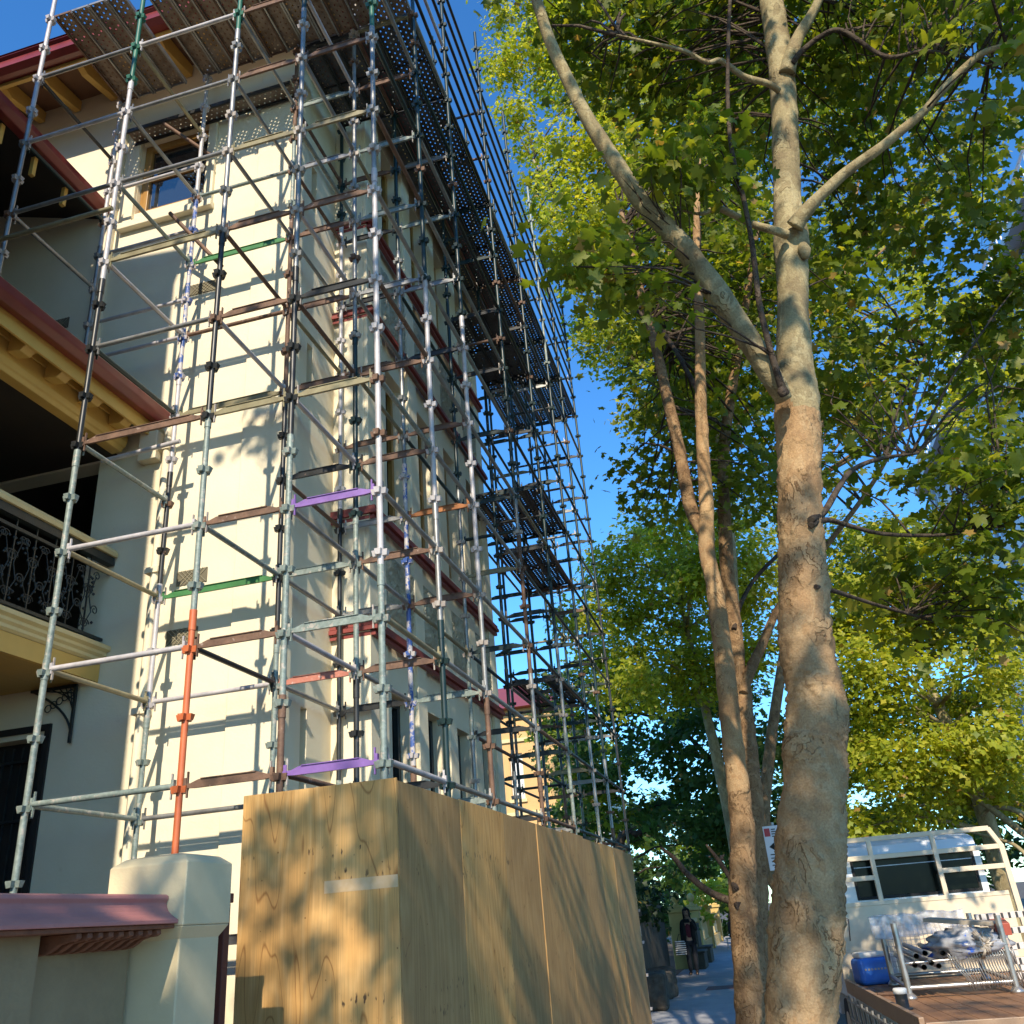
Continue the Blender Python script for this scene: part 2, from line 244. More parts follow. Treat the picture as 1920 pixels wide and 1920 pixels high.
# ------------------------------------------------------------------ mesh helpers
class MB:
    def __init__(s): s.v = []; s.f = []; s.m = []; s.s = []; s.uv = {}
    def add(s, vs, fs, mi=0, sm=False):
        o = len(s.v); s.v += [tuple(v) for v in vs]
        for f in fs: s.f.append(tuple(i+o for i in f)); s.m.append(mi); s.s.append(sm)
        return o
    def bb(s, x0, x1, y0, y1, z0, z1, mi=0):
        s.add([(x0,y0,z0),(x1,y0,z0),(x1,y1,z0),(x0,y1,z0),(x0,y0,z1),(x1,y0,z1),(x1,y1,z1),(x0,y1,z1)],
              [(0,3,2,1),(4,5,6,7),(0,1,5,4),(1,2,6,5),(2,3,7,6),(3,0,4,7)], mi); return s
    def obox(s, c, size, rot=None, mi=0):
        c = Vector(c); R = rot or Matrix.Identity(3); h = [q/2 for q in size]
        vs = [c + R @ Vector((sx*h[0], sy*h[1], sz*h[2])) for sz in (-1,1) for sx, sy in ((-1,-1),(1,-1),(1,1),(-1,1))]
        s.add(vs, [(0,3,2,1),(4,5,6,7),(0,1,5,4),(1,2,6,5),(2,3,7,6),(3,0,4,7)], mi); return s
    def tube(s, a, b, r, seg=10, mi=0, r2=None, caps=True):
        a = Vector(a); b = Vector(b); d = (b-a).normalized(); r2 = r if r2 is None else r2
        u = d.orthogonal().normalized(); w = d.cross(u)
        ring = [(math.cos(2*math.pi*i/seg), math.sin(2*math.pi*i/seg)) for i in range(seg)]
        vs = [a+(u*c+w*q)*r for c, q in ring]+[b+(u*c+w*q)*r2 for c, q in ring]
        s.add(vs, [(i, (i+1)%seg, seg+(i+1)%seg, seg+i) for i in range(seg)], mi, True)
        if caps: s.add(vs[:seg], [tuple(range(seg-1,-1,-1))], mi); s.add(vs[seg:], [tuple(range(seg))], mi)
        return s
    def path(s, pts, rad, seg=8, mi=0, rough=0.0, rs=3.0, caps=True, plates=0.0):
        pts = [Vector(p) for p in pts]; n = len(pts); base = len(s.v); u = None
        for i, p in enumerate(pts):
            d = (pts[min(i+1,n-1)]-pts[max(i-1,0)]).normalized()
            u = d.orthogonal().normalized() if u is None else (u-d*u.dot(d)).normalized()
            w = d.cross(u)
            for k in range(seg):
                a = 2*math.pi*k/seg; q = u*math.cos(a)+w*math.sin(a); r = rad[i]
                if rough:
                    pp = p+q*r
                    r *= 1+rough*(mnoise.noise(pp*rs)+0.5*mnoise.noise(pp*rs*2.7)+0.3*mnoise.noise(pp*rs*7))
                if plates:
                    pp = p+q*r; pp = pp+mnoise.noise_vector(pp*9)*0.05; f = mnoise.noise(pp*8)*4+10; r += plates*((f-math.floor(f))**3)*min(1.0, 0.25+rad[i]*5)*(1 if p.z < 3.2 else 0.25)
                s.v.append(tuple(p+q*r))
        for i in range(n-1):
            for k in range(seg):
                k2 = (k+1)%seg
                s.f.append((base+i*seg+k, base+i*seg+k2, base+(i+1)*seg+k2, base+(i+1)*seg+k)); s.m.append(mi); s.s.append(True)
        if caps:
            s.f.append(tuple(base+k for k in range(seg-1,-1,-1))); s.m.append(mi); s.s.append(False)
            s.f.append(tuple(base+(n-1)*seg+k for k in range(seg))); s.m.append(mi); s.s.append(False)
        return s
    def prism(s, poly, axis, lo, hi, mi=0, sm=False):
        """poly: 2D outline; axis 0 -> (y,z) extruded in x, 1 -> (x,z) in y, 2 -> (x,y) in z"""
        def P(q, t): return [(t,q[0],q[1]), (q[0],t,q[1]), (q[0],q[1],t)][axis]
        n = len(poly); o = s.add([P(q,lo) for q in poly]+[P(q,hi) for q in poly], [(i,(i+1)%n,n+(i+1)%n,n+i) for i in range(n)], mi, sm)
        s.f.append(tuple(o+i for i in range(n-1,-1,-1))); s.m.append(mi); s.s.append(False)
        s.f.append(tuple(o+n+i for i in range(n))); s.m.append(mi); s.s.append(False); return s
    def lathe(s, prof, c, seg=20, mi=0):
        c = Vector(c); n = len(prof); o = len(s.v)
        for r, z in prof:
            for k in range(seg):
                a = 2*math.pi*k/seg; s.v.append((c.x+r*math.cos(a), c.y+r*math.sin(a), c.z+z))
        for i in range(n-1):
            for k in range(seg):
                k2 = (k+1)%seg; s.f.append((o+i*seg+k, o+i*seg+k2, o+(i+1)*seg+k2, o+(i+1)*seg+k)); s.m.append(mi); s.s.append(True)
        s.f.append(tuple(o+k for k in range(seg-1,-1,-1))); s.m.append(mi); s.s.append(False)
        s.f.append(tuple(o+(n-1)*seg+k for k in range(seg))); s.m.append(mi); s.s.append(False); return s
    def holed(s, axis, plane, u0, u1, z0, z1, holes, depth, mi=0, mr=None):
        """wall sheet with rectangular openings and reveals; axis 1: plane y=const, u=x; axis 0: plane x=const, u=y; depth signed into the wall"""
        us = sorted({u0,u1}|{q for h in holes for q in h[:2]}); zs = sorted({z0,z1}|{q for h in holes for q in h[2:]})
        P = (lambda u,z,d=0: (u,plane+d,z)) if axis == 1 else (lambda u,z,d=0: (plane+d,u,z))
        for i in range(len(us)-1):
            for j in range(len(zs)-1):
                cu, cz = (us[i]+us[i+1])/2, (zs[j]+zs[j+1])/2
                if any(h[0]<cu<h[1] and h[2]<cz<h[3] for h in holes): continue
                s.add([P(us[i],zs[j]),P(us[i+1],zs[j]),P(us[i+1],zs[j+1]),P(us[i],zs[j+1])], [(0,1,2,3)], mi)
        for a,b,c,d in holes:
            for q in (((a,c),(b,c)),((b,c),(b,d)),((b,d),(a,d)),((a,d),(a,c))):
                (p1,p2),(p3,p4) = q
                s.add([P(p1,p2),P(p3,p4),P(p3,p4,depth),P(p1,p2,depth)], [(0,1,2,3)], mi if mr is None else mr)
        return s
    def build(s, name, mats, parent=None, bevel=0, local=False, seg=2, auto=False):
        me = bpy.data.meshes.new(name); me.from_pydata(s.v, [], s.f)
        for m in (mats if isinstance(mats, (list, tuple)) else [mats]): me.materials.append(m)
        me.polygons.foreach_set("material_index", s.m); me.polygons.foreach_set("use_smooth", s.s)
        me.update(); o = bpy.data.objects.new(name, me); COL.objects.link(o)
        if parent is not None:
            o.parent = parent
            if not local:
                q = parent; off = Vector((0,0,0))
                while q is not None: off += q.location; q = q.parent
                o.location = -off
        if bevel:
            b = o.modifiers.new("bevel", 'BEVEL'); b.width = bevel; b.segments = seg; b.limit_method = 'ANGLE'; b.angle_limit = math.radians(35); b.harden_normals = False
        return o
def tag(o, label, cat, group=None, kind=None):
    if label: o["label"] = label
    if cat: o["category"] = cat
    if group: o["group"] = group
    if kind: o["kind"] = kind
    return o
def thing(name, loc, label, cat, group=None, rz=0):
    o = bpy.data.objects.new(name, None); COL.objects.link(o); o.location = loc; o.rotation_euler.z = rz; o.empty_display_size = 0.2
    return tag(o, label, cat, group)
def crom(pts, n):
    """Catmull-Rom resample of tuples (any length)"""
    P = [np.array(p, float) for p in pts]; P = [2*P[0]-P[1]]+P+[2*P[-1]-P[-2]]; out = []
    for i in range(1, len(P)-2):
        for k in range(n):
            t = k/n; a,b,c,d = P[i-1:i+3]
            out.append(0.5*((2*b)+(-a+c)*t+(2*a-5*b+4*c-d)*t*t+(-a+3*b-3*c+d)*t**3))
    out.append(P[-2]); return out

# ------------------------------------------------------------------ ground, footpath, kerb, road
def sheet(name, x0, x1, y0, y1, z, m, kind='structure'):
    o = MB().add([(x0,y0,z),(x1,y0,z),(x1,y1,z),(x0,y1,z)], [(0,1,2,3)]); b = MB(); b.add([(x0,y0,z),(x1,y0,z),(x1,y1,z),(x0,y1,z)], [(0,1,2,3)])
    ob = b.build(name, m); ob["kind"] = kind; return ob
sheet("ground", -400, 400, -300, 600, G-0.16, soil)
fp = MB()
y = -14.0; slabs = []
while y < 90:
    fp.bb(-2.12 if y < 15.9 else -2.9, 0.42, y, y+1.488, G-0.14, G); y += 1.5
o = fp.build("footpath", concrete, bevel=0.006); o["kind"] = 'structure'
ko = MB()
y = -14.0
while y < 90: ko.bb(0.43, 0.60, y, y+1.79, G-0.16, G-0.005); y += 1.8
o = ko.build("kerb", kerbm, bevel=0.02); o["kind"] = 'structure'
sheet("road", 0.61, 11.0, -60, 160, G-0.13, asphalt)
kb = MB(); kb.bb(11.01, 11.18, -60, 160, G-0.16, G); o = kb.build("kerb", kerbm, bevel=0.02); o["kind"] = 'structure'
f2 = MB(); f2.bb(11.19, 16.0, -60, 160, G-0.15, G-0.004); o = f2.build("footpath", concrete); o["kind"] = 'structure'
bd = MB(); bd.bb(-1.75, 0.41, 22.4, 23.3, G+0.001, G+0.006)
o = bd.build("paving_band", mat("dark red pavers", (0.16, 0.07, 0.06), (0.10, 0.05, 0.045), 9, 0.8, bump=0.2)); o["kind"] = 'structure'

# ------------------------------------------------------------------ the house
house = thing("house", (-5.5, 7.4, G), "large cream rendered heritage house with yellow verandah trim and dark red gutters behind the scaffolding", "house")
WY, SX, BY, BX, EY = 7.2, -3.98, 8.3, -3.57, 13.2       # front wall, side wall, bay face, street face, far end
TOP = 10.95
w = MB()
win1 = (-6.2, -5.2, 8.42, 9.62); door1 = (-7.35, -6.42, G, 1.95)
w.holed(1, WY, -9.0, SX, G, TOP, [win1, door1, (-8.58, -6.22, 2.75, 4.88)], 0.22)
w.bb(-8.6, -6.2, WY+2.0, WY+2.2, 2.7, 4.9, 1); w.bb(-8.8, -8.601, WY+0.01, WY+2.2, 2.7, 4.9, 1); w.bb(-8.6, -6.22, WY+0.23, WY+2.0, 4.885, 4.95, 1); w.bb(-8.6, -6.22, WY+0.23, WY+2.0, 2.68, 2.74, 1); w.bb(-6.219, -6.1, WY+0.221, WY+2.0, 2.7, 4.9, 1)  # box added behind the lace, its deep shade painted in
slit1 = (7.64, 7.77, 0.1, 2.0); slit2 = (7.60, 7.74, 5.5, 6.16); slit3 = (7.62, 7.76, 8.2, 8.9)
w.holed(0, SX, WY, BY, G, TOP, [slit1, slit2, slit3], -0.25)
w.holed(1, BY, SX, BX, G, TOP, [], 0.2)
wys = [(8.92, 9.52), (10.02, 10.62), (11.12, 11.72), (12.22, 12.82)]
holes = [(a, b, z0, z1) for a, b in wys for z0, z1 in ((-0.9, 2.35), (4.45, 6.55), (8.62, 10.4))]
w.holed(0, BX, BY, EY, G, TOP, holes, -0.24)
w.add([(BX,EY,G),(-12,EY,G),(-12,EY,TOP),(BX,EY,TOP)], [(0,1,2,3)])
w.build("wall", [cream, shadewood], house)
# unseen wing added beside the photographer so its corner shades the verandah side
nw = MB(); nw.bb(-12, -4.46, -7.5, 2.2, G, 11.2); nw.build("unseen_wing_wall", cream, house)
nr = MB(); nr.add([(-12.2,-7.8,11.22),(-4.35,-7.8,11.22),(-4.35,2.35,11.22),(-12.2,2.35,11.22),(-8.5,-4.5,14.2),(-8.5,-1.0,14.2)], [(0,1,4),(1,2,5,4),(2,3,5),(3,0,4,5),(3,2,1,0)]); nr.build("unseen_wing_roof", redtrim, house)
# corner pilaster and raised quoin strip on the lit wall, slim vertical strips left
q = MB(); q.bb(-4.48, -3.955, WY-0.03, WY-0.001, G, TOP-0.1); q.bb(-3.979, -3.955, WY-0.001, WY+0.30, G, TOP-0.1)
q.bb(-6.62, -6.45, WY-0.05, WY-0.001, 5.6, TOP-0.1)
q.build("pilaster", cream, house, bevel=0.006)
q = MB(); q.bb(BX+0.001, BX+0.05, BY-0.05, BY+0.42, G, TOP-0.05); q.bb(SX+0.10, BX+0.0005, BY-0.0497, BY-0.001, G, TOP-0.0502)
for (a, b) in ((9.62, 9.92), (10.72, 11.02), (11.82, 12.12), (12.9, EY)): q.bb(BX+0.001, BX+0.055, a, b, G, TOP-0.05)
q.build("pilaster", cream, house, bevel=0.006)
# windows of the street face: frame, panes, one blind
for a, b in wys:
    for z0, z1 in ((-0.9, 2.35), (4.45, 6.55), (8.62, 10.4)):
        fr = MB(); X0 = BX-0.20
        for u in ((a, a+0.07), (b-0.07, b), ((a+b)/2-0.02, (a+b)/2+0.02)): fr.bb(X0, X0+0.06, u[0], u[1], z0+0.004, z1-0.004)
        for v in ((z0+0.004, z0+0.07), (z1-0.07, z1-0.004), ((z0+z1)/2-0.025, (z0+z1)/2+0.025)): fr.bb(X0+0.003, X0+0.057, a+0.07, b-0.07, v[0], v[1])
        wf = fr.build("window", oak if z0 > 0 else iron, house, bevel=0.004)
        gl = MB(); gl.bb(X0-0.02, X0-0.01, a, b, z0, z1); gl.build("pane", glassd, wf)
        if z0 > 8 or z0 == 4.45:
            bl = MB(); bl.bb(BX-0.32, BX-0.30, a+0.02, b-0.02, (z0+z1)/2-0.2, z1-0.02); bl.build("blind", blind, wf)
# red string courses, wrapping bay face and street face
for z in (2.80, 4.13, 6.86, 8.28):
    c = MB()
    for k, (dz, pr) in enumerate(((0.0, 0.05), (0.055, 0.085), (0.11, 0.065))):
        h = 0.045
        c.bb(SX+0.002, BX+pr, BY-pr, BY-0.052, z+dz, z+dz+h); c.bb(BX+0.056, BX+pr+0.056, BY-pr+0.001, EY, z+dz, z+dz+h)
    c.build("string_course", redlite, house, bevel=0.008)
# stucco relief panels between the courses
def relief(name, a, b, z0, z1):
    m = MB(); nu, nz = 46, 34
    for j in range(nz+1):
        for i in range(nu+1):
            yy = a+(b-a)*i/nu; zz = z0+(z1-z0)*j/nz
            e = min(i, nu-i, j, nz-j); q = Vector((yy*7, zz*7, 3.3))
            s1 = abs(math.sin(6*mnoise.noise(q*0.55)*3.1416)); h = 0.05*s1*min(1, e/3)
            m.v.append((BX+0.012+h, yy, zz))
    for j in range(nz):
        for i in range(nu):
            k = j*(nu+1)+i; m.f.append((k, k+1, k+nu+2, k+nu+1)); m.m.append(0); m.s.append(True)
    return m.build(name, stucco, house)
for (a, b) in ((8.8, 9.6), (9.94, 10.7), (11.04, 11.8), (12.14, 12.88)):
    relief("stucco_panel", a, b, 3.2, 3.95); relief("stucco_panel", a, b, 7.15, 8.1)
# front window: frame, pane, sill, architrave
fr = MB(); X0, X1, Z0, Z1 = win1
fr.bb(X0+0.005, X0+0.11, WY+0.06, WY+0.15, Z0+0.005, Z1-0.005); fr.bb(X1-0.05, X1-0.005, WY+0.06, WY+0.15, Z0+0.005, Z1-0.005)
fr.bb(X0+0.11, X1-0.05, WY+0.062, WY+0.148, Z1-0.11, Z1-0.006); fr.bb(X0+0.11, X1-0.05, WY+0.062, WY+0.148, Z0+0.006, Z0+0.09)
fr.bb(X0+0.11, X1-0.05, WY+0.07, WY+0.13, (Z0+Z1)/2-0.02, (Z0+Z1)/2+0.02)
wf = fr.build("window", oak, house, bevel=0.006)
g = MB(); g.bb(X0+0.1, X1-0.04, WY+0.1, WY+0.108, Z0+0.05, Z1-0.05); g.build("pane", glassd, wf)
si = MB(); si.bb(X0-0.16, X1+0.14, WY-0.09, WY-0.002, 8.14, 8.24); si.build("sill", cream, wf, bevel=0.012)
ar = MB(); ar.bb(X0-0.15, X0-0.002, WY-0.05, WY-0.001, 8.24, Z1+0.12); ar.bb(X1+0.002, X1+0.12, WY-0.05, WY-0.001, 8.24, Z1+0.12); ar.bb(X0-0.001, X1+0.001, WY-0.048, WY-0.002, Z1+0.002, Z1+0.12)
ar.build("architrave", cream, wf, bevel=0.008)
# front eave: gutter, fascia, soffit, rafter tails; same along the street side
e = MB(); e.prism([(6.22,10.50),(6.30,10.46),(6.40,10.47),(6.40,10.66),(6.20,10.68),(6.18,10.64),(6.22,10.62)], 0, -13, -3.12)
e.prism([(-3.10,10.50),(-3.18,10.46),(-3.28,10.47),(-3.28,10.66),(-3.08,10.68),(-3.06,10.64),(-3.10,10.62)], 1, 6.2, EY+0.6)
e.build("gutter", redtrim, house)
e = MB(); e.bb(-13, -3.29, 6.405, 6.45, 10.42, 10.70); e.bb(-3.33, -3.285, 6.45, EY+0.5, 10.42, 10.70); e.build("fascia", yellow, house)
e = MB(); e.add([(-13,6.45,10.70),(-3.33,6.45,10.70),(-3.33,WY+0.3,10.93),(-13,WY+0.3,10.93)], [(0,1,2,3)]); e.add([(-3.33,6.45,10.70),(-3.33,EY+0.5,10.70),(-3.9,EY+0.5,10.93),(-3.9,6.45,10.93)], [(0,1,2,3)]); e.build("soffit", soffit, house)
x = -12.6
while x < -3.6:
    t = MB(); t.prism([(6.46,10.69),(6.46,10.52),(6.62,10.46),(WY-0.02,10.62),(WY-0.02,10.80)], 0, x, x+0.09); t.build("rafter_tail", yellow, house, bevel=0.004); x += 0.58
ro = MB(); ro.add([(-13.2,6.2,10.72),(-3.0,6.2,10.72),(-3.0,EY+0.7,10.72),(-13.2,EY+0.7,10.72),(-9.8,9.4,13.6),(-6.4,9.4,13.6)], [(0,1,5,4),(1,2,5),(2,3,4,5),(3,0,4)]); ro.build("roof", mat("red roof tiles", (0.26,0.09,0.05), (0.18,0.06,0.04), 6, 0.8, bump=0.4, bscale=14), house)
# lower verandah roof
VX = -5.45
g = MB(); gp = [(VX+0.02,5.14),(VX+0.09,5.19),(VX+0.105,5.27),(VX+0.07,5.30),(VX-0.08,5.30),(VX-0.09,5.17)]
g.prism(gp, 1, 2.22, WY-0.02, sm=False); g.build("gutter", redtrim, house, bevel=0.012)
g = MB(); g.add([(VX-0.07,2.22,5.31),(VX-0.07,WY-0.005,5.31),(-8.6,WY-0.005,6.35),(-8.6,2.22,6.35)], [(0,1,2,3)]); g.add([(VX-0.10,2.22,5.20),(VX-0.10,WY-0.005,5.20),(-8.6,WY-0.005,6.2),(-8.6,2.22,6.2)], [(3,2,1,0)]); g.build("verandah_roof", shadewood, house)
g = MB(); g.bb(VX-0.12, VX-0.092, 2.22, WY-0.01, 5.02, 5.19); g.build("fascia", yellow, house, bevel=0.004)
g = MB(); g.add([(VX-0.122,2.22,5.17),(VX-0.122,WY-0.005,5.17),(-6.0,WY-0.005,5.40),(-6.0,2.22,5.40)], [(0,1,2,3)]); g.build("soffit", yellow, house)
y = 2.6
while y < 7.1:
    t = MB(); t.prism([(VX-0.13,5.165),(VX-0.13,5.06),(VX-0.20,5.0),(-5.79,5.02),(-5.79,5.27)], 1, y, y+0.13, 0); t.prism([(VX-0.12,5.168),(VX-0.12,5.10),(-5.79,5.08),(-5.79,5.29)], 1, y+0.14, y+0.2, 0); t.build("rafter_tail", yellow, house, bevel=0.005); y += 0.46
g = MB(); g.prism([(-5.80,4.97),(-5.80,5.20),(-5.98,5.20),(-5.98,4.87),(-5.86,4.87),(-5.84,4.91),(-5.82,4.92)], 1, 2.22, WY-0.12); g.bb(-5.79, -5.77, 2.22, WY-0.13, 5.13, 5.2); g.build("beam", yellow, house, bevel=0.006)
# balcony: floor edge mouldings, ceiling boards, balustrade of iron lace
g = MB(); g.prism([(-5.80,2.74),(-5.80,2.70),(-5.84,2.68),(-5.84,2.65),(-5.87,2.63),(-5.87,2.60),(-5.90,2.58),(-8.6,2.58),(-8.6,2.74)], 1, 2.22, WY-0.01); g.build("balcony_edge", yelcream, house)
g = MB(); g.bb(-5.95, -5.90, 2.22, WY-0.01, 2.40, 2.575); g.build("fascia", yellow, house)
ceilm = mat("yellow ceiling boards", (0.60,0.38,0.10), (0.52,0.32,0.08), 3, 0.5)
g = MB(); xx = -5.97
while xx > -8.5: g.bb(xx-0.098, xx, 2.22, WY-0.01, 2.42, 2.44); xx -= 0.1
g.bb(-8.6, -5.96, 2.22, WY-0.01, 2.445, 2.57); g.build("ceiling", ceilm, house)
g = MB(); g.bb(-8.7, -8.6, 2.2, WY, G, TOP); g.build("back_wall", shadewall, house)
g = MB(); g.bb(-8.59, -6.0, 2.22, WY-0.008, 4.90, 4.93); g.build("ceiling", shadewood, house)  # dark ceiling added to deepen the verandah shade
bal = MB(); bal.bb(-5.945, -5.865, 2.22, WY-0.02, 3.60, 3.68, 0); bal.bb(-5.92, -5.89, 2.22, WY-0.03, 3.50, 3.53); bal.bb(-5.92, -5.89, 2.22, WY-0.03, 2.80, 2.83)
def scroll(m, y, z, r, turns, s, r0=0.006):
    pts = []
    for i in range(int(14*turns)+1):
        a = i/14*2*math.pi; rr = r*(1-0.75*i/(14*turns)); pts.append((-5.905, y+s*(rr*math.cos(a)-r), z+rr*math.sin(a)))
    m.path(pts, [r0]*len(pts), 4)
y = 4.2
while y < 7.05:
    bal.bb(-5.912, -5.898, y-0.006, y+0.006, 2.83, 3.60)
    for s in (1, -1):
        scroll(bal, y+s*0.07, 3.26, 0.06, 1.4, s); scroll(bal, y+s*0.075, 3.08, 0.05, 1.3, -s); scroll(bal, y+s*0.07, 2.92, 0.05, 1.4, s); scroll(bal, y+s*0.06, 3.43, 0.045, 1.3, -s)
        bal.path([(-5.905,y,2.9),(-5.905,y+s*0.08,3.05),(-5.905,y+s*0.03,3.2),(-5.905,y+s*0.1,3.42)], [0.006]*4, 4)
    for k in range(20): bal.lathe([(0.001,-0.018),(0.017,0),(0.001,0.018)], (-5.905, y+random.uniform(-0.11,0.11), random.uniform(2.86,3.46)), 6)
    y += 0.245
b_ = bal.build("balustrade", iron, house); b_["label"] = "dark iron lace balustrade of scrolls"
hr = MB(); hr.prism([(-5.96,3.685),(-5.84,3.685),(-5.83,3.72),(-5.85,3.76),(-5.95,3.76),(-5.97,3.72)], 1, 2.22, WY-0.02); hr.build("handrail", yelcream, b_)
# iron lace bracket under the balcony edge, by the wall
br = MB(); P0 = (-5.99, WY-0.05)
for k in range(9):
    t = k/8; br.tube((-6.10-0.50*(1-t)**2, P0[1], 2.40-0.02), (-6.10, P0[1], 2.40-0.52*t-0.02), 0.006, 5)
pts = [(-6.10-0.52*(1-t)**2.2*1.0, P0[1], 2.40-0.55*t) for t in [i/10 for i in range(11)]]
br.path(pts, [0.012]*11, 5); br.bb(-6.12, -6.095, P0[1]-0.012, P0[1]+0.012, 1.84, 2.40); br.bb(-6.62, -6.10, P0[1]-0.012, P0[1]+0.012, 2.38, 2.405)
for k in range(5):
    c = Vector((-6.16-0.06*k, P0[1], 2.30-0.03*k+0.02)); br.path([c+Vector((0.035*math.cos(a),0,0.035*math.sin(a))) for a in [i*math.pi/5 for i in range(11)]], [0.006]*11, 4)
br.build("iron_bracket", iron, house)
# door with grille
d = MB(); d.bb(-7.35, -6.42, WY+0.16, WY+0.2, G, 1.95); dd = d.build("door", darkin, house)
d = MB()
for i in range(9): d.bb(-7.30+i*0.107, -7.285+i*0.107, WY+0.10, WY+0.115, G, 1.9)
for z in (-0.6, 0.5, 1.2, 1.75): d.bb(-7.33, -6.43, WY+0.095, WY+0.12, z, z+0.025)
d.build("grille", iron, dd)
d = MB(); d.bb(-6.419, -6.36, WY-0.03, WY-0.002, G, 2.0); d.bb(-7.42, -6.36, WY-0.032, WY-0.003, 2.0, 2.06); d.build("door_frame", darkin, dd)
# upper verandah roof
UX = -6.62
g = MB(); g.prism([(UX+0.03,8.46),(UX+0.10,8.52),(UX+0.11,8.60),(UX-0.08,8.62),(UX-0.09,8.48)], 1, 2.22, WY-0.02); g.build("gutter", redtrim, house, bevel=0.012)
g = MB(); g.add([(UX-0.05,2.22,8.63),(UX-0.05,WY-0.006,8.63),(-8.6,WY-0.006,9.3),(-8.6,2.22,9.3)], [(0,1,2,3)]); g.add([(UX-0.1,2.22,8.50),(UX-0.1,WY-0.006,8.50),(-8.6,WY-0.006,9.15),(-8.6,2.22,9.15)], [(3,2,1,0)]); g.build("verandah_roof", shadewood, house)
y = 2.6
while y < 7.1:
    t = MB(); t.bb(UX-0.16, UX-0.11, y, y+0.05, 8.22, 8.49); t.build("rafter_tail", yellow, house); y += 0.5
# wall vents and downpipe
vm = mat("vent grille", (0.30,0.27,0.18), (0.24,0.21,0.14), 8, 0.8)
for (vx, vz) in ((-7.10, 6.95), (-5.12, 6.95), (-4.96, 3.33), (-5.02, 2.73)):
    v = MB(); hw, hh = 0.17, 0.075
    for i in range(-9, 10):
        for s in (1, -1):
            x0 = i*0.045; a = Vector((vx+x0-s*hh, WY-0.012, vz-hh)); b = Vector((vx+x0+s*hh, WY-0.012, vz+hh))
            if abs(x0) < hw-hh*0.6: v.tube(a, b, 0.0045, 4)
    v.bb(vx-hw, vx+hw, WY-0.008, WY-0.002, vz-hh, vz+hh, 1); v.build("wall_vent", [vm, mat("vent backing", (0.16,0.14,0.09), None, 4, 0.8)], house)
dp = MB(); dp.tube((-5.35,WY-0.07,G), (-5.33,WY-0.07,4.95), 0.045, 12)
dp.path([(-5.33,WY-0.07,4.95),(-5.35,WY-0.075,5.05),(-5.42,WY-0.08,5.12)], [0.045]*3, 10)
for z in (0.6, 2.0, 3.4, 4.8): dp.bb(-5.42, -5.27, WY-0.128, WY-0.01, z, z+0.06)
dp.build("downpipe", cream, house)
cb = MB(); cb.bb(-5.66, -5.44, WY-0.12, WY-0.001, 4.72, 5.06); cb.build("corbel", cream, house, bevel=0.01)

zf = at_y(440, 1692, 4.75).z
m = MB(); m.bb(-4.6, -2.885, 4.72, 4.78, G, zf); m.bb(-4.62, -2.88, 4.70, 4.80, zf+0.001, zf+0.05)
tag(m.build("side_fence", mat("dark red brown boards", (0.10, 0.028, 0.02), (0.06, 0.018, 0.014), 5, 0.7), bevel=0.004), "dark red brown fence panel glimpsed between the gate pier and the hoarding", "fence")

# ------------------------------------------------------------------ plywood hoarding
hoard = thing("plywood_hoarding", (-2.6, 5.6, G), "tall plywood hoarding boxed around the foot of the scaffolding along the footpath", "hoarding")
p = MB(); p.bb(-3.20, -2.137, 5.39, 5.408, G, 0.875); o = p.build("plywood_panel", plyf, hoard, bevel=0.002); o["label"] = "bright pine end panel facing the camera"
tape = MB(); tape.bb(-2.62, -2.14, 5.3885, 5.3895, 0.24, 0.31); tape.build("tape_mark", mat("pale tape residue", (0.64,0.47,0.28), (0.58,0.39,0.19), 14, 0.6), o)
ys = [5.41, 6.66, 7.88, 9.12, 10.36, 11.6, 12.82, 13.95, 14.95, 15.9]
for i in range(9):
    p = MB(); dx = random.uniform(-0.006, 0.006); dz = random.uniform(-0.015, 0.02)
    p.bb(-2.155+dx, -2.137+dx, ys[i]+0.003, ys[i+1]-0.002, G, 0.872+dz); p.build("plywood_panel", plyw if i not in (1, 6) else plyf, hoard, bevel=0.002)
p = MB()
for yy in ys[1:]: p.bb(-2.25, -2.16, yy-0.045, yy+0.045, G, 0.6)
for z in (0.45, -0.8): p.bb(-2.205, -2.16, 5.45, 15.9, z, z+0.09)
p.bb(-3.15, -2.22, 5.41, 5.455, 0.45, 0.54)
p.build("frame", oak, hoard)

# ------------------------------------------------------------------ scaffolding
scaf = thing("scaffolding", (-2.3, 5.59, G), "tall steel tube scaffolding of mixed colours wrapped round the house corner", "scaffolding")
CX = dict(P=-6.33, A=-5.07, B=-3.82, C=-3.06, D=-2.30)
RY = [5.59, 6.87, 8.16, 10.18, 12.03, 13.93, 15.30, 16.92]
OFF = 0.03                     # ledgers sit at whole metres + 3 cm
R_ = 0.0242
def rosette(m, x, y, z, mi):
    """the four V pressings welded round a standard"""
    for dx, dy in ((1,0),(-1,0),(0,1),(0,-1)):
        tx, ty = -dy, dx; r0, r1, hw, h = 0.020, 0.062, 0.026, 0.022
        vs = []
        for zz, ww, rr in ((z+h, hw, r1), (z-h, hw*0.62, r1-0.008)):
            for a, b in ((r0, -ww), (rr, -ww), (rr, ww), (r0, ww)): vs.append((x+dx*a+tx*b, y+dy*a+ty*b, zz))
        m.add(vs, [(0,1,2,3),(4,7,6,5),(0,4,5,1),(1,5,6,2),(2,6,7,3),(3,7,4,0)], mi)
SM = [galv, zinc, ggreen, green, dgreen, blue, orange, rust, black, fitting]
SI = {m.name: i for i, m in enumerate(SM)}
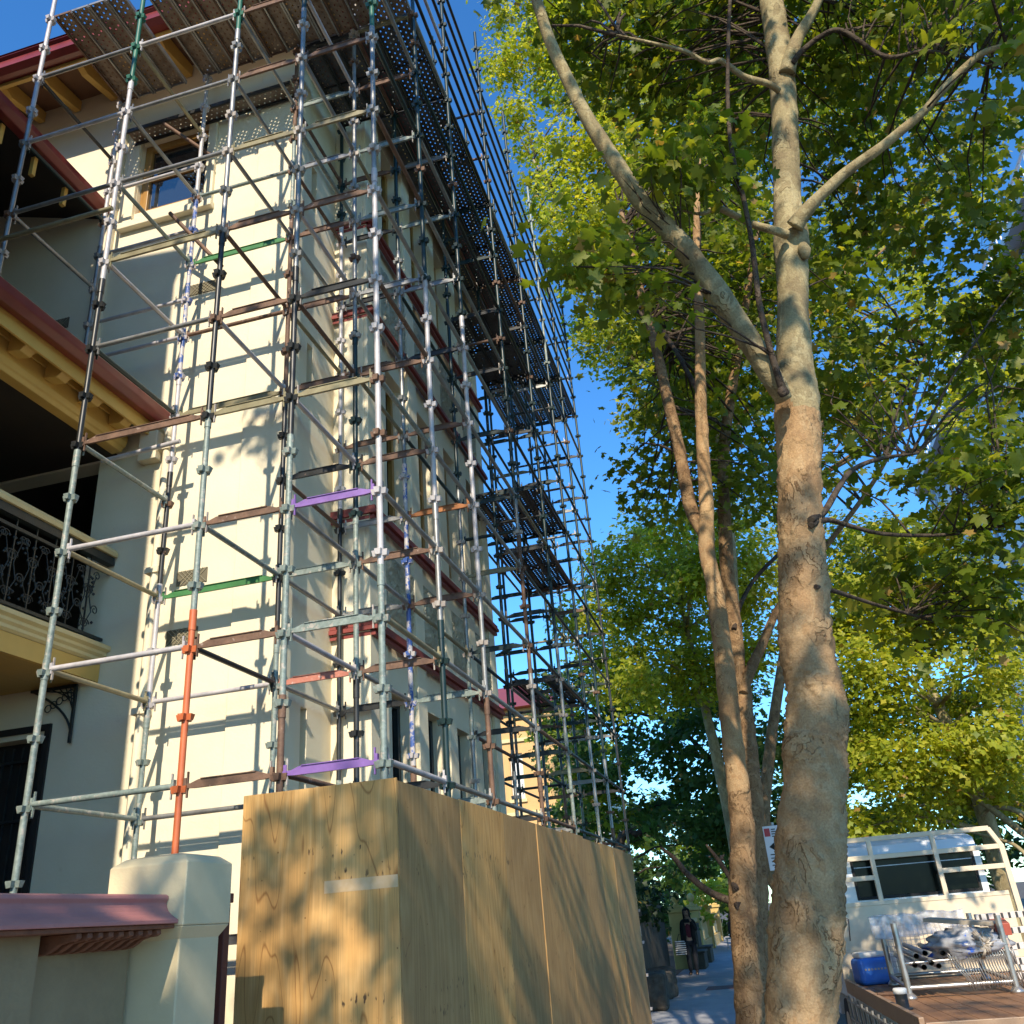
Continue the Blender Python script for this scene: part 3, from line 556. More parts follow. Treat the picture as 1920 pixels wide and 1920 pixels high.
def std(key, z0, z1, segs):
    """segs: list of (top z, material) from the foot up"""
    cx, ry = key; x = CX[cx] + random.uniform(-0.008, 0.008); y = RY[ry]; m = MB(); lo = z0
    for zt, mm in segs:
        hi = min(zt, z1)
        if hi <= lo: continue
        mi = SI[mm.name]; m.tube((x,y,lo), (x,y,hi), R_, 12, mi)
        if hi < z1: m.tube((x,y,hi-0.10), (x,y,hi+0.06), R_+0.0045, 12, mi)
        lo = hi
    k = math.ceil((z0-OFF)*2)/2
    z = k+OFF
    while z < z1-0.05:
        mm = next((q for zt, q in segs if z < zt), segs[-1][1]); mi = SI[mm.name]
        if mm in (galv,) and random.random() < 0.55: mi = SI[fitting.name]
        if random.random() < 0.10: mi = SI[rust.name]
        rosette(m, x, y, z-0.03, mi); z += 0.5
    m.bb(x-0.07, x+0.07, y-0.07, y+0.07, z0, z0+0.012) if z0 < G+0.01 else None
    m.build("standard", SM, scaf)
HI = 13.9
F0 = G+0.005
PR = {('P',0): [(8.5,galv),(20,zinc)], ('A',0): [(2.05,ggreen),(3.9,ggreen),(5.75,black),(8.45,zinc),(20,green)],
      ('B',0): [(2.25,orange),(4.0,ggreen),(5.95,black),(8.7,galv),(20,green)], ('C',0): [(1.5,rust),(3.6,ggreen),(5.3,black),(8.7,galv),(20,dgreen)],
      ('D',0): [(2.35,ggreen),(6.2,zinc),(8.1,galv),(9.0,green),(20,dgreen)], ('P',1): [(7.6,galv),(20,zinc)],
      ('A',1): [(1.9,ggreen),(3.1,zinc),(4.3,black),(5.5,zinc),(8.0,blue),(20,zinc)], ('B',1): [(0.6,rust),(2.4,ggreen),(4.9,black),(7.4,rust),(8.6,ggreen),(20,rust)],
      ('C',1): [(1.9,black),(3.5,ggreen),(5.5,dgreen),(20,galv)], ('D',1): [(2.3,dgreen),(3.4,galv),(6.0,zinc),(20,dgreen)],
      ('B',2): [(1.3,ggreen),(4.2,black),(8.3,zinc),(20,dgreen)], ('C',2): [(1.35,rust),(2.6,blue),(4.6,blue),(7.6,galv),(20,dgreen)],
      ('D',2): [(0.9,ggreen),(1.9,rust),(3.1,galv),(6.4,zinc),(20,dgreen)], ('C',3): [(2.0,galv),(3.0,ggreen),(5.2,galv),(20,dgreen)],
      ('D',3): [(1.4,rust),(2.6,galv),(4.4,rust),(5.0,galv),(20,dgreen)], ('D',4): [(2.2,ggreen),(3.6,galv),(20,dgreen)],
      ('D',5): [(1.5,ggreen),(2.6,galv),(9.5,dgreen),(20,ggreen)], ('D',6): [(1.2,rust),(2.3,galv),(20,dgreen)], ('D',7): [(-0.3,zinc),(0.9,galv),(6,black),(20,dgreen)]}
nodes = [('P',0),('A',0),('B',0),('C',0),('D',0),('P',1),('A',1),('B',1),('C',1),('D',1),('B',2),('C',2),('D',2)]
nodes += [(c, r) for r in range(3, 8) for c in ('C', 'D')] + [('B', r) for r in (5, 6, 7)]
for key in nodes:
    z0 = 5.62 if key == ('P',0) else (5.95 if key == ('P',1) else F0)
    z1 = 10.9 if key[0] == 'P' else (11.6 if key[1] == 1 and key[0] in 'AB' else (10.3 if key in (('B',2),) else HI+random.uniform(-0.3, 0.3)))
    pal = [dgreen, galv, black, ggreen, rust]
    segs = PR.get(key) or [(random.uniform(0.8,2.0), random.choice(pal)), (random.uniform(3,4.5), random.choice([dgreen, black])), (6.4, dgreen), (20, dgreen)]  # remaining far posts: shade imitated by darker finishes
    std(key, z0, z1, segs)

LEDM = [galv, zinc, ggreen, green, black, rust, orange, olive, dgreen, fitting, purple, salmon, brgreen, rustor]
LI = {m.name: i for i, m in enumerate(LEDM)}
def pick(ws): return random.choices([m for m, _ in ws], [q for _, q in ws])[0]
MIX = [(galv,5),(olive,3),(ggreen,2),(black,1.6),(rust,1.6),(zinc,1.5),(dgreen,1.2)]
FAR = [(galv,0.5),(black,4),(dgreen,4),(olive,0.4),(rust,1.0)]  # far bays: tree shade put into a darker paint mix
items = []                  # (kind, p, q, material, hook)
def led(a, b, z, mm=None, r=None):
    (ca, ra), (cb, rb) = a, b
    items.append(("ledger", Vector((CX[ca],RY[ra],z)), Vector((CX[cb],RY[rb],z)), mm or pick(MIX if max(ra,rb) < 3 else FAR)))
def trn(a, b, z, mm=None):
    (ca, ra), (cb, rb) = a, b
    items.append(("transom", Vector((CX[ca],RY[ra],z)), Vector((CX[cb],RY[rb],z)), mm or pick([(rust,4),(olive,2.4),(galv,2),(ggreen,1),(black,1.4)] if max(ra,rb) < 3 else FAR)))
Z = lambda k: k+OFF
# front face, along X
AB = {0: ggreen, 1: ggreen, 2: zinc, 3: zinc, 5: galv, 7: galv, 8: galv, 9: zinc}
for k in (-1,0,1,2,3,5,7,8,9): led(('A',0), ('B',0), Z(k), AB.get(k))
trn(('A',0), ('B',0), Z(4), rust); trn(('A',0), ('B',0), Z(6), olive)
for k in (7,8,9): led(('P',0), ('A',0), Z(k), zinc if k == 8 else galv)
for k in (6,6.5,7.5,8.5): led(('P',1), ('A',1), Z(k), zinc)
for k in (-1,0,1,2): led(('A',1), ('B',1), Z(k), {0: ggreen, 2: zinc}.get(k, galv))
trn(('A',1), ('B',1), Z(3), brgreen); trn(('A',1), ('B',1), Z(5), olive); led(('A',1), ('B',1), Z(6), orange if False else rust); trn(('A',1), ('B',1), Z(7), brgreen); led(('A',1), ('B',1), Z(8), ggreen)
BC = {0: galv, 1: rust, 2: rust, 3: rust, 4: olive, 5: rust, 6: rust, 7: olive, 8: rust, 9: rust, -1: galv}
CDm = {0: purple if False else rust, 1: purple, 2: ggreen, 3: purple, 4: olive, 5: black, 6: rust, 7: olive, 8: rust, 9: rust}
for k in range(-1, 11):
    trn(('B',0), ('C',0), Z(k), BC.get(k)); trn(('C',0), ('D',0), Z(k), CDm.get(k))
    trn(('C',1), ('D',1), Z(k), rust if k in (2, 9) else None); trn(('B',1), ('C',1), Z(k), salmon if k == 2 else None)
    if k < 10: trn(('B',2), ('C',2), Z(k)); trn(('C',2), ('D',2), Z(k), rustor if k == 4 else None)
for r in range(3, 8):
    for k in range(-1, 14):
        if k <= 10: trn(('C',r), ('D',r), Z(k))
        elif k in (11, 12) and r % 2: led(('C',r), ('D',r), Z(k))
        if r >= 5 and k <= 10: trn(('B',r), ('C',r), Z(k)) if (k+r) % 4 else led(('B',r), ('C',r), Z(k))
        if k <= 9 and r >= 3 and random.random() < 0.45: led(('C',r), ('D',r), Z(k)+0.5)
# depth, along Y
for c in 'PABCD':
    for k in ((7,8,9) if c == 'P' else range(-1, 10)):
        if c == 'B' and k in (1, 4): continue
        led((c,0), (c,1), Z(k), {('A',2): olive, ('A',1): ggreen, ('A',0): ggreen}.get((c,k)))
for k in range(-1, 10): led(('B',1), ('B',2), Z(k))
for c in 'CD':
    for r in range(1, 7):
        for k in range(-1, 13):
            if c == 'C' and k > 10: continue
            if c == 'C' and random.random() < 0.12: continue
            led((c,r), (c,r+1), Z(k), galv if (r < 3 and c == 'D' and k < 8) else None)
for r in (5, 6):
    for k in range(-1, 11):
        if random.random() < 0.8: led(('B',r), ('B',r+1), Z(k))
for r in range(0, 7):
    for z in (10.53, 11.53, 12.53): items.append(("guard_rail", Vector((CX['D'],RY[r],z)), Vector((CX['D'],RY[r+1],z)), black))
for z in (10.53, 11.03):
    for a, b in (('P','A'),('A','B'),('B','C'),('C','D')): items.append(("guard_rail", Vector((CX[a],RY[0],z)), Vector((CX[b],RY[0],z)), galv))
def bar(m, kind, p, q, mm):
    mi = LI[mm.name]; d = (q-p).normalized(); n = Vector((-d.y, d.x, 0)); up = Vector((0,0,1)); L = (q-p).length
    a = p+d*0.052; b = q-d*0.052
    R3 = Matrix((d, n, up)).transposed()
    if kind == "transom":
        # flat T section with cut-away ends
        h0, h1, w = -0.029, 0.027, 0.011
        prof = [(0.03, 0.006), (0.09, 0.006), (0.15, h1), (L-0.15, h1), (L-0.09, 0.006), (L-0.03, 0.006), (L-0.03, h0*0.75), (L-0.12, h0), (0.12, h0), (0.03, h0*0.75)]
        vs = [p+d*s+n*w*sg+up*z for sg in (-1, 1) for s, z in prof]; k = len(prof)
        m.add(vs, [tuple(range(k-1,-1,-1)), tuple(range(k, 2*k))]+[(i, (i+1)%k, k+(i+1)%k, k+i) for i in range(k)], mi)
        m.obox((p+q)/2+up*0.030, (L-0.34, 0.040, 0.006), R3, mi)
    else:
        m.tube(a, b, R_*0.92, 10, mi)
    for e, s in ((p, 1), (q, -1)):          # hook and wedge at each end
        c = e+d*s*0.050
        m.obox(c+up*0.002, (0.022, 0.034, 0.085), R3, mi)
        m.obox(c+d*s*0.012+up*0.0, (0.010, 0.016, 0.175), R3, LI[fitting.name] if random.random() < 0.4 else mi)
def seen(p, q):
    best = 0
    A, B_ = project(p), project(q)
    if not A or not B_: return 0
    ok = False
    for t in range(9):
        r = project(p.lerp(q, t/8))
        if r and -25 < r[0] < 1945 and -25 < r[1] < 1945: ok = True
    return math.hypot(A[0]-B_[0], A[1]-B_[1]) if ok else 0
by = {}
for it in items:
    s = seen(it[1], it[2])
    if s > 0: by.setdefault(it[0], []).append((s, it))
for kind, lst in by.items():
    lst.sort(key=lambda t: -t[0]); rest = MB()
    for n_, (s, it) in enumerate(lst):
        if n_ < 100:
            m = MB(); bar(m, *it); m.build(kind, LEDM, scaf)
        else: bar(rest, *it)
    if rest.v:
        o = rest.build(kind, LEDM, scaf); o["kind"] = "stuff"
# loose tubes and couplers
m = MB(); m.tube((-6.9,5.50,6.60), (-5.02,5.52,6.62), 0.024, 12, LI[olive.name]); m.build("ledger", LEDM, scaf)
m = MB(); m.tube((-5.85,6.80,4.62), (-4.95,6.80,4.66), 0.024, 12, LI[zinc.name]); m.build("ledger", LEDM, scaf)
m = MB(); m.tube((-5.30,6.72,7.72), (-4.72,6.95,6.95), 0.024, 12, LI[rust.name]); m.build("brace", LEDM, scaf)
m = MB(); m.tube((-5.60,6.80,9.35), (-5.05,7.02,8.85), 0.024, 12, LI[rust.name]); m.build("brace", LEDM, scaf)
# planks
nplank = [0]
plist = []
def plank(x0, x1, y0, y1, z, along='y'):
    c = Vector(((x0+x1)/2, (y0+y1)/2, z)); r = project(c); s = 0
    a = Vector((x0,y0,z)); b = Vector((x1,y1,z)); s = seen(a, b) or seen(Vector((x0,y1,z)), Vector((x1,y0,z)))
    if s: plist.append((s, (x0, x1, y0, y1, z, along)))
def plank_mesh(m, x0, x1, y0, y1, z, along):
    o = len(m.f)
    m.add([(x0,y0,z),(x1,y0,z),(x1,y1,z),(x0,y1,z)], [(0,1,2,3)], 0)
    L = (y1-y0) if along == 'y' else (x1-x0); Wd = (x1-x0) if along == 'y' else (y1-y0)
    u0 = 0.056*0.5*0
    m.uv[o] = [(0,0),(Wd,0),(Wd,L),(0,L)] if along == 'y' else [(0,0),(0,L),(Wd,L),(Wd,0)]
    if along == 'y':
        for xa in (x0, x1-0.004): m.bb(xa, xa+0.004, y0, y1, z-0.055, z-0.001, 1)
        m.bb(x0+0.004, x0+0.022, y0, y1, z-0.055, z-0.051, 1); m.bb(x1-0.022, x1-0.004, y0, y1, z-0.055, z-0.051, 1)
        for yy in (y0, (y0+y1)/2, y1-0.01): m.bb(x0+0.005, x1-0.005, yy, yy+0.01, z-0.03, z-0.001, 1)
    else:
        for ya in (y0, y1-0.004): m.bb(x0, x1, ya, ya+0.004, z-0.055, z-0.001, 1)
        m.bb(x0, x1, y0+0.004, y0+0.022, z-0.055, z-0.051, 1); m.bb(x0, x1, y1-0.022, y1-0.004, z-0.055, z-0.051, 1)
ZD = 10.03+0.06
x = CX['P']+0.02; i = 0
while x < CX['D']-0.2:
    if i != 4: plank(x, x+0.228, RY[0]+0.01, RY[1]-0.01, ZD)
    x += 0.2365; i += 1
for r in range(1, 7):
    y0, y1 = RY[r]+0.01, RY[r+1]-0.01
    for k in range(3): plank(CX['C']+0.03+k*0.2365, CX['C']+0.258+k*0.2365, y0, y1, ZD)
    if r == 1 or r >= 5:
        for k in range(3): plank(CX['B']+0.03+k*0.2365, CX['B']+0.258+k*0.2365, y0, y1, ZD)
    else:
        for k in (0.0,): plank(CX['C']-0.26-k, CX['C']-0.032-k, y0, y1, ZD)
plank(-6.28, -3.95, 6.93, 7.15, 9.62, 'x')
for z in (5.03, 6.03):
    for c in ('C', 'B'):
        for k in range(3):
            if (z > 6 or c == 'C') and not (z > 6 and c == 'B' and k == 0): plank(CX[c]+0.03+k*0.2365, CX[c]+0.258+k*0.2365, RY[4]+0.01, RY[5]-0.01, z+0.06)
for k in (0, 2): plank(CX['C']+0.03+k*0.2365, CX['C']+0.258+k*0.2365, RY[4]+0.01, RY[5]-0.01, 3.09)
for k in range(3): plank(CX['C']+0.03+k*0.2365, CX['C']+0.258+k*0.2365, RY[3]+0.01, RY[4]-0.01, 8.09)
plist.sort(key=lambda t: -t[0])
for s, a in plist:
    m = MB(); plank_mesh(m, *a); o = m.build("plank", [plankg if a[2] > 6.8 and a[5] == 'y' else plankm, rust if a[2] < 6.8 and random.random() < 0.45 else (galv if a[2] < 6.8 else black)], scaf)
    uvl = o.data.uv_layers.new(name="UVMap"); p0 = o.data.polygons[0]
    for li, q in zip(p0.loop_indices, m.uv[0]): uvl.data[li].uv = q

# ------------------------------------------------------------------ gate pier and boundary wall with moulded coping
pier = thing("gate_pier", (-2.87, 4.2, G), "stout cream gate pier with chamfered block top beside the plywood hoarding", "pier")
px0, px1, py0, py1, pt = -3.086, -2.658, 4.0, 4.40, 0.418
def loft(m, rings, mi=0):
    o = len(m.v)
    for (x0, x1, y0, y1, z) in rings: m.v += [(x0,y0,z),(x1,y0,z),(x1,y1,z),(x0,y1,z)]
    for i in range(len(rings)-1):
        for k in range(4):
            k2 = (k+1)%4; m.f.append((o+i*4+k, o+i*4+k2, o+i*4+4+k2, o+i*4+4+k)); m.m.append(mi); m.s.append(False)
    m.f.append((o+3,o+2,o+1,o)); m.m.append(mi); m.s.append(False); t = o+4*(len(rings)-1); m.f.append((t,t+1,t+2,t+3)); m.m.append(mi); m.s.append(False)
m = MB(); s_ = 0.035
loft(m, [(px0+s_,px1-s_,py0+s_,py1-s_,G), (px0+s_,px1-s_,py0+s_,py1-s_,0.045), (px0,px1,py0,py1,0.10)]); m.build("shaft", stone, pier, bevel=0.006)
m = MB(); loft(m, [(px0,px1,py0,py1,0.101), (px0,px1,py0,py1,pt-0.035), (px0+0.045,px1-0.045,py0+0.045,py1-0.045,pt), (px0+0.12,px1-0.12,py0+0.12,py1-0.12,pt+0.015)]); m.build("block", stone, pier, bevel=0.006)
wall = thing("boundary_wall", (-3.0, 3.0, G), "low cream boundary wall under a deep pink moulded coping with terracotta brackets", "wall")
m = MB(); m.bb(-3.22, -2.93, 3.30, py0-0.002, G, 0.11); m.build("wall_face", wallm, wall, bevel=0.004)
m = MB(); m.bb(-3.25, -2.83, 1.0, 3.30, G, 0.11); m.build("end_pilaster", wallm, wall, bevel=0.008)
cp = [(-2.683,0.112),(-2.683,0.128),(-2.70,0.138),(-2.722,0.152),(-2.738,0.168),(-2.748,0.186),(-2.752,0.204),(-2.748,0.212),(-2.742,0.222),(-2.745,0.234),(-2.756,0.241),(-2.80,0.243),(-3.22,0.262),(-3.3,0.24),(-3.34,0.13),(-3.34,0.112)]
m = MB(); m.prism(cp, 1, 1.0, py0-0.002); m.build("coping", pink, wall, bevel=0.003)
m = MB(); m.bb(-2.93, -2.70, 1.0, py0-0.003, 0.092, 0.111); m.build("bed_mould", terra, wall, bevel=0.004)
yy = 3.36; 
while yy < 3.95:
    m = MB(); m.prism([(-2.93,0.091),(-2.715,0.091),(-2.712,0.070),(-2.73,0.062),(-2.765,0.060),(-2.80,0.052),(-2.825,0.036),(-2.85,0.024),(-2.89,0.018),(-2.93,0.022)], 1, yy, yy+0.030); m.build("bracket", terra, wall, bevel=0.004); yy += 0.066

# ------------------------------------------------------------------ trees
LEAF5 = []
half = [(-68,.40),(-46,.52),(-24,.80),(-10,.60),(2,.53),(14,.68),(24,.80),(37,1.02),(46,.84),(58,.66),(68,.76),(78,.88)]
for a, r in [(-90,.10)]+half+[(90,1.12)]+[(180-a, r) for a, r in half[::-1]]:
    LEAF5.append((r*math.cos(math.radians(a)), r*math.sin(math.radians(a))))
NL = len(LEAF5)
V5 = np.array([(0,0.1,0.0)]+[(x,y,-0.20*abs(x)-0.16*y*y) for x, y in LEAF5]); TRI5 = np.array([(0,1+i,1+(i+1)%NL) for i in range(NL)])
LEAF3 = [(-90,.25),(-30,.8),(20,.55),(55,1.0),(90,.7),(125,1.0),(160,.55),(210,.8)]
V3 = np.array([(r*math.cos(math.radians(a)), r*math.sin(math.radians(a)), -0.2*abs(r*math.cos(math.radians(a)))) for a, r in LEAF3]); TRI3 = np.array([(0,1,2),(0,2,4),(2,3,4),(0,4,6),(4,5,6),(0,6,7)])
def leaf_mesh(name, cen, nor, size, V, T, m, parent):
    n = len(cen); ang = rng.uniform(0, 2*np.pi, n)
    ref = np.tile(np.array([0.0,0,1.0]), (n,1)); ref[np.abs(nor[:,2]) > 0.95] = (1.0,0,0)
    t = np.cross(ref, nor); t /= np.linalg.norm(t, axis=1, keepdims=True); b = np.cross(nor, t)
    t2 = t*np.cos(ang)[:,None]+b*np.sin(ang)[:,None]; b2 = np.cross(nor, t2)
    bend = rng.uniform(0.3, 1.9, n)
    vs = cen[:,None,:]+size[:,None,None]*(V[None,:,0:1]*t2[:,None,:]+V[None,:,1:2]*b2[:,None,:]+(V[None,:,2:3]*bend[:,None,None])*nor[:,None,:])
    fs = (T[None,:,:]+(np.arange(n)*len(V))[:,None,None]).reshape(-1)
    me = bpy.data.meshes.new(name); nf = n*len(T)
    me.vertices.add(n*len(V)); me.vertices.foreach_set("co", vs.reshape(-1).astype(np.float32))
    me.loops.add(nf*3); me.loops.foreach_set("vertex_index", fs.astype(np.int32))
    me.polygons.add(nf); me.polygons.foreach_set("loop_start", np.arange(0, nf*3, 3, dtype=np.int32))
    me.update(calc_edges=True)
    at = me.attributes.new("tint", 'FLOAT', 'FACE'); tint = np.clip(rng.normal(0.5, 0.2, n), 0, 0.94); tint[rng.random(n) < 0.015] = 1.0
    at.data.foreach_set("value", np.repeat(tint, len(T)).astype(np.float32))
    me.materials.append(m); o = bpy.data.objects.new(name, me); COL.objects.link(o)
    o.parent = parent; o.location = -parent.location; return o
def foliage(parent, blobs, size, m, V, T, spread=0.22, per=13, up=0.75, keep=None, coh=0.55):
    cen, nor, cl = [], [], []
    for c, r, n in blobs:
        c = np.array(c); k = max(2, n//per)
        d = rng.normal(size=(k,3)); d /= np.linalg.norm(d, axis=1, keepdims=True)
        pos = c+d*(r*rng.random(k)**0.45)[:,None]*np.array([1,1,0.8])
        for p, dd in zip(pos, d):
            q = rng.integers(per-5, per+5); lp = p+rng.normal(size=(q,3))*np.array([spread,spread,spread*0.6]); cen.append(lp)
            base_n = rng.normal(size=3)*0.45+np.array([0,-0.25,up])+dd*0.5; nn = rng.normal(size=(q,3))*coh+base_n; nor.append(nn/np.linalg.norm(nn, axis=1, keepdims=True)); cl.append(p)
    cen = np.concatenate(cen); nor = np.concatenate(nor)
    if keep is not None: k_ = keep(cen); cen = cen[k_]; nor = nor[k_]
    leaf_mesh("crown", cen, nor, size*rng.uniform(0.55, 1.15, len(cen)), V, T, m, parent)
    return np.array(cl)
def skel(pts, y0, y1=None, n=6):
    """pixel centre line with widths on planes y0..y1 -> resampled points and radii"""
    y1 = y0 if y1 is None else y1; out = []
    for i, (px, py, w) in enumerate(pts):
        p = at_y(px, py, y0+(y1-y0)*i/max(1, len(pts)-1)); out.append((*p, w*0.5*p.dot(AF)/FPX))
    r = crom(out, n); return [Vector(q[:3]) for q in r], [max(0.003, float(q[3])) for q in r]
def twigs(parent, nodes_, targets, r0=0.014, name="twigs", m=None, frac=1.0, seg=4):
    mb = MB(); N = np.array([tuple(p) for p in nodes_])
    for t in targets:
        if random.random() > frac: continue
        d = np.linalg.norm(N-t-np.array([0,0,-0.5]), axis=1); a = Vector(N[int(rng.choice(np.argsort(d)[:7]))]); t = Vector(t); L = (t-a).length
        if L > 2.6 or L < 0.15: continue
        mid = a.lerp(t, 0.5)+Vector((random.uniform(-.12,.12)*L, random.uniform(-.12,.12)*L, random.uniform(0.0,.16)*L))
        pts = [a.lerp(mid, .0), a.lerp(mid, .55)+Vector((0,0,.02*L)), mid, mid.lerp(t, .55), t]; k = r0*min(1.6, 0.5+L*0.4)
        mb.path(pts, [k, k*.8, k*.65, k*.45, k*.2], seg)
    return mb.build(name, m or barkdark, parent)
GRP = "plane trees along the street"
# --- nearest plane tree beside the footpath
T1 = thing("plane_tree", (-0.1, 5.5, G), "nearest plane tree, thickest mottled trunk with a long limb to the left", "tree", GRP)
tr = [(1501,1915,122),(1511,1750,128),(1520,1650,124),(1521,1560,121),(1529,1470,110),(1528,1400,112),(1531,1330,108),(1526,1290,101),(1516,1240,99),(1508,1150,90),(1505,1060,84),(1500,960,79),(1499,860,77),(1493,744,77),(1491,690,67),(1487,600,57),(1486,531,56),(1484,455,61),(1476,372,50),(1473,266,48),(1468,159,46),(1454,53,44),(1440,-40,40),(1425,-150,34),(1415,-280,26)]
P, R = skel(tr, 5.5, 5.9, 14)
b0 = P[0]; base = [Vector((-0.20,5.5,G-0.05)), Vector((-0.17,5.5,G+0.15)), Vector((-0.10,5.5,G+0.5))]; P1 = base+P; R1 = [R[0]*1.5, R[0]*1.2, R[0]*1.03]+R
m = MB(); k_ = len(P1)-82 if len(P1) > 120 else len(P1)
m.path(P1, R1, 56, 0, rough=0.10, rs=4.5, plates=0.016)
o = m.build("trunk", [bark, barkup], T1)
for pl in o.data.polygons: pl.material_index = 1 if pl.center.z > 3.1+0.4*mnoise.noise(Vector(pl.center)*2.5) else 0
nodes1 = list(P1[40::5])
def limb(parent, pts, y0, y1, m_, rough=0.08, seg=16, n=6):
    P_, R_2 = skel(pts, y0, y1, n); mb = MB(); mb.path(P_, R_2, seg, 0, rough=rough, rs=6); mb.build("limb", m_, parent); return P_[n:]
nodes1 += limb(T1, [(1470,750,30),(1452,717,40),(1415,654,43),(1362,574,45),(1304,494,42),(1267,446,40),(1198,372,34),(1150,298,31),(1102,223,27),(1059,138,24),(1028,69,22),(1006,0,20),(975,-80,17),(940,-170,12)], 5.5, 4.5, barkup)
nodes1 += limb(T1, [(1472,738,18),(1466,725,15),(1453,686,13),(1437,627,12),(1423,564,11),(1410,457,10),(1394,372,9),(1373,287,8),(1365,202,8),(1365,106,7),(1369,0,7),(1380,-80,5)], 5.38, 4.9, barkdark, seg=10)
nodes1 += limb(T1, [(1490,425,34),(1506,402,28),(1538,367,22),(1591,319,20),(1644,282,19),(1697,239,17),(1734,207,16),(1771,165,15),(1814,122,14),(1851,96,12),(1930,75,9)], 5.6, 5.2, barkup)
nodes1 += limb(T1, [(1475,140,32),(1485,100,28),(1500,64,22),(1522,27,18),(1535,0,16),(1560,-70,12)], 5.75, 5.6, barkup)
nodes1 += limb(T1, [(1460,170,12),(1440,157,12),(1394,143,11),(1352,114,10),(1325,117,9),(1283,96,8),(1219,80,6),(1155,66,5)], 5.7, 5.1, barkup, seg=10)
nodes1 += limb(T1, [(1475,440,18),(1455,433,16),(1410,420,14),(1362,396,13),(1341,391,11),(1314,401,7),(1280,395,4)], 5.6, 5.2, barkup, seg=10)
nodes1 += limb(T1, [(1485,120,12),(1500,100,11),(1538,69,10),(1580,58,9),(1660,106,8),(1729,96,7),(1803,106,6),(1880,130,4)], 5.7, 5.5, barkdark, seg=8)
nodes1 += limb(T1, [(1520,975,14),(1545,960,13),(1575,910,11),(1600,880,10),(1650,860,8),(1720,850,5)], 5.5, 6.6, barkdark, seg=8)
nodes1 += limb(T1, [(1520,985,12),(1552,975,11),(1590,985,9),(1650,1000,8),(1720,1004,7),(1800,1000,6),(1890,985,4)], 5.5, 6.9, barkdark, seg=8)
nodes1 += limb(T1, [(1530,1100,10),(1570,1110,9),(1630,1130,7),(1700,1150,6),(1770,1170,4)], 5.5, 7.2, barkdark, seg=8)
bur = MB(); c = at_y(1508, 470, 5.66); bur.lathe([(0.001,-0.08),(0.03,-0.06),(0.05,0),(0.03,0.06),(0.001,0.08)], c, 14); bur.build("burl", barkup, T1)
kn = MB(); c = at_y(1466, 735, 5.30); kn.lathe([(0.001,-0.04),(0.02,-0.03),(0.03,0),(0.02,0.03),(0.001,0.04)], c, 10); kn.build("knot", barkdark, T1)
B1 = [(1110,40,6.3,.55,260),(1165,150,6.6,.6,260),(955,8,5.2,.2,26),(1240,50,6.6,.7,330),(1200,320,4.8,.36,130),(1290,320,5.0,.42,190),(1095,460,4.7,.36,150),(1165,505,5.2,.34,110),(1350,190,7.0,.8,330),(1400,50,6.6,.7,300),(1560,150,6.8,.75,300),(1640,50,6.2,.7,280),(1760,60,6.0,.6,230),(1885,40,5.2,.4,150),(1890,130,5.2,.25,55),
      (1885,930,6.7,.6,180),(1760,1090,7.3,.75,230),(1860,1110,7,.6,200),(1690,1060,7,.4,90),(1640,890,6.8,.35,50),(1240,560,5.0,.2,40),
      (1150,-130,5.6,1.0,420),(1400,-160,5.8,1.2,480),(1700,-160,5.8,1.2,480),(1900,-120,5.3,.9,320)]
# leaves do not hang in front of the big limbs of this tree
CLEAR = [[(1462,717),(1415,654),(1362,574),(1267,446),(1198,372),(1150,298),(1102,223),(1059,138),(1006,0)], [(1530,1300),(1505,1060),(1500,860),(1486,531),(1473,266),(1454,53)], [(1506,402),(1591,319),(1697,239),(1771,165),(1851,96)]]
SEG = np.array([(*a, *b) for pl in CLEAR for a, b in zip(pl, pl[1:])], float)
def clear_of_limbs(cen, ymax=6.0, d0=34):
    A = np.array(AX); B_ = np.array(AY); F = np.array(AF); w_ = cen@F; px = 960+FPX*(cen@A)/w_; py = 960-FPX*(cen@B_)/w_; best = np.full(len(cen), 1e9)
    for x1, y1, x2, y2 in SEG:
        L2 = (x2-x1)**2+(y2-y1)**2; t = np.clip(((px-x1)*(x2-x1)+(py-y1)*(y2-y1))/L2, 0, 1); best = np.minimum(best, np.hypot(px-x1-t*(x2-x1), py-y1-t*(y2-y1)))
    return (best > d0+rng.normal(0, 8, len(cen))) | (cen[:,1] > ymax) | (w_ < 0.3)
cl = foliage(T1, [(at_y(a,b,y), r, int(n*1.35)) for a,b,y,r,n in B1], 0.076, leafm, V5, TRI5, 0.15, keep=clear_of_limbs)
twigs(T1, nodes1, cl, 0.011, frac=0.55)
# --- second tree close behind, forked stem
T2 = thing("plane_tree", (-0.36, 8.0, G), "slender forked plane tree just left of the nearest trunk, crown reaching over the scaffolding", "tree", GRP)
P, R = skel([(1412,1905,66),(1405,1800,60),(1396,1700,56),(1393,1620,50),(1390,1530,44),(1378,1430,40),(1368,1340,38),(1360,1260,36),(1349,1170,33),(1340,1100,31),(1328,1050,30),(1324,1000,29),(1325,946,27),(1318,850,24),(1314,744,22),(1312,611,18),(1309,531,16),(1306,420,13),(1310,300,9)], 8.0, 9.0, 7)
m = MB(); m.path([Vector((-0.42,8.0,G-0.05)), Vector((-0.40,8.0,G+0.3))]+P, [R[0]*1.3, R[0]*1.08]+R, 28, 0, rough=0.12, rs=7); o = m.build("trunk", [barkrough, bark], T2)
for pl in o.data.polygons: pl.material_index = 1 if pl.center.z > 1.0+0.5*mnoise.noise(Vector(pl.center)*3) else 0
n2 = list(P[60::4])
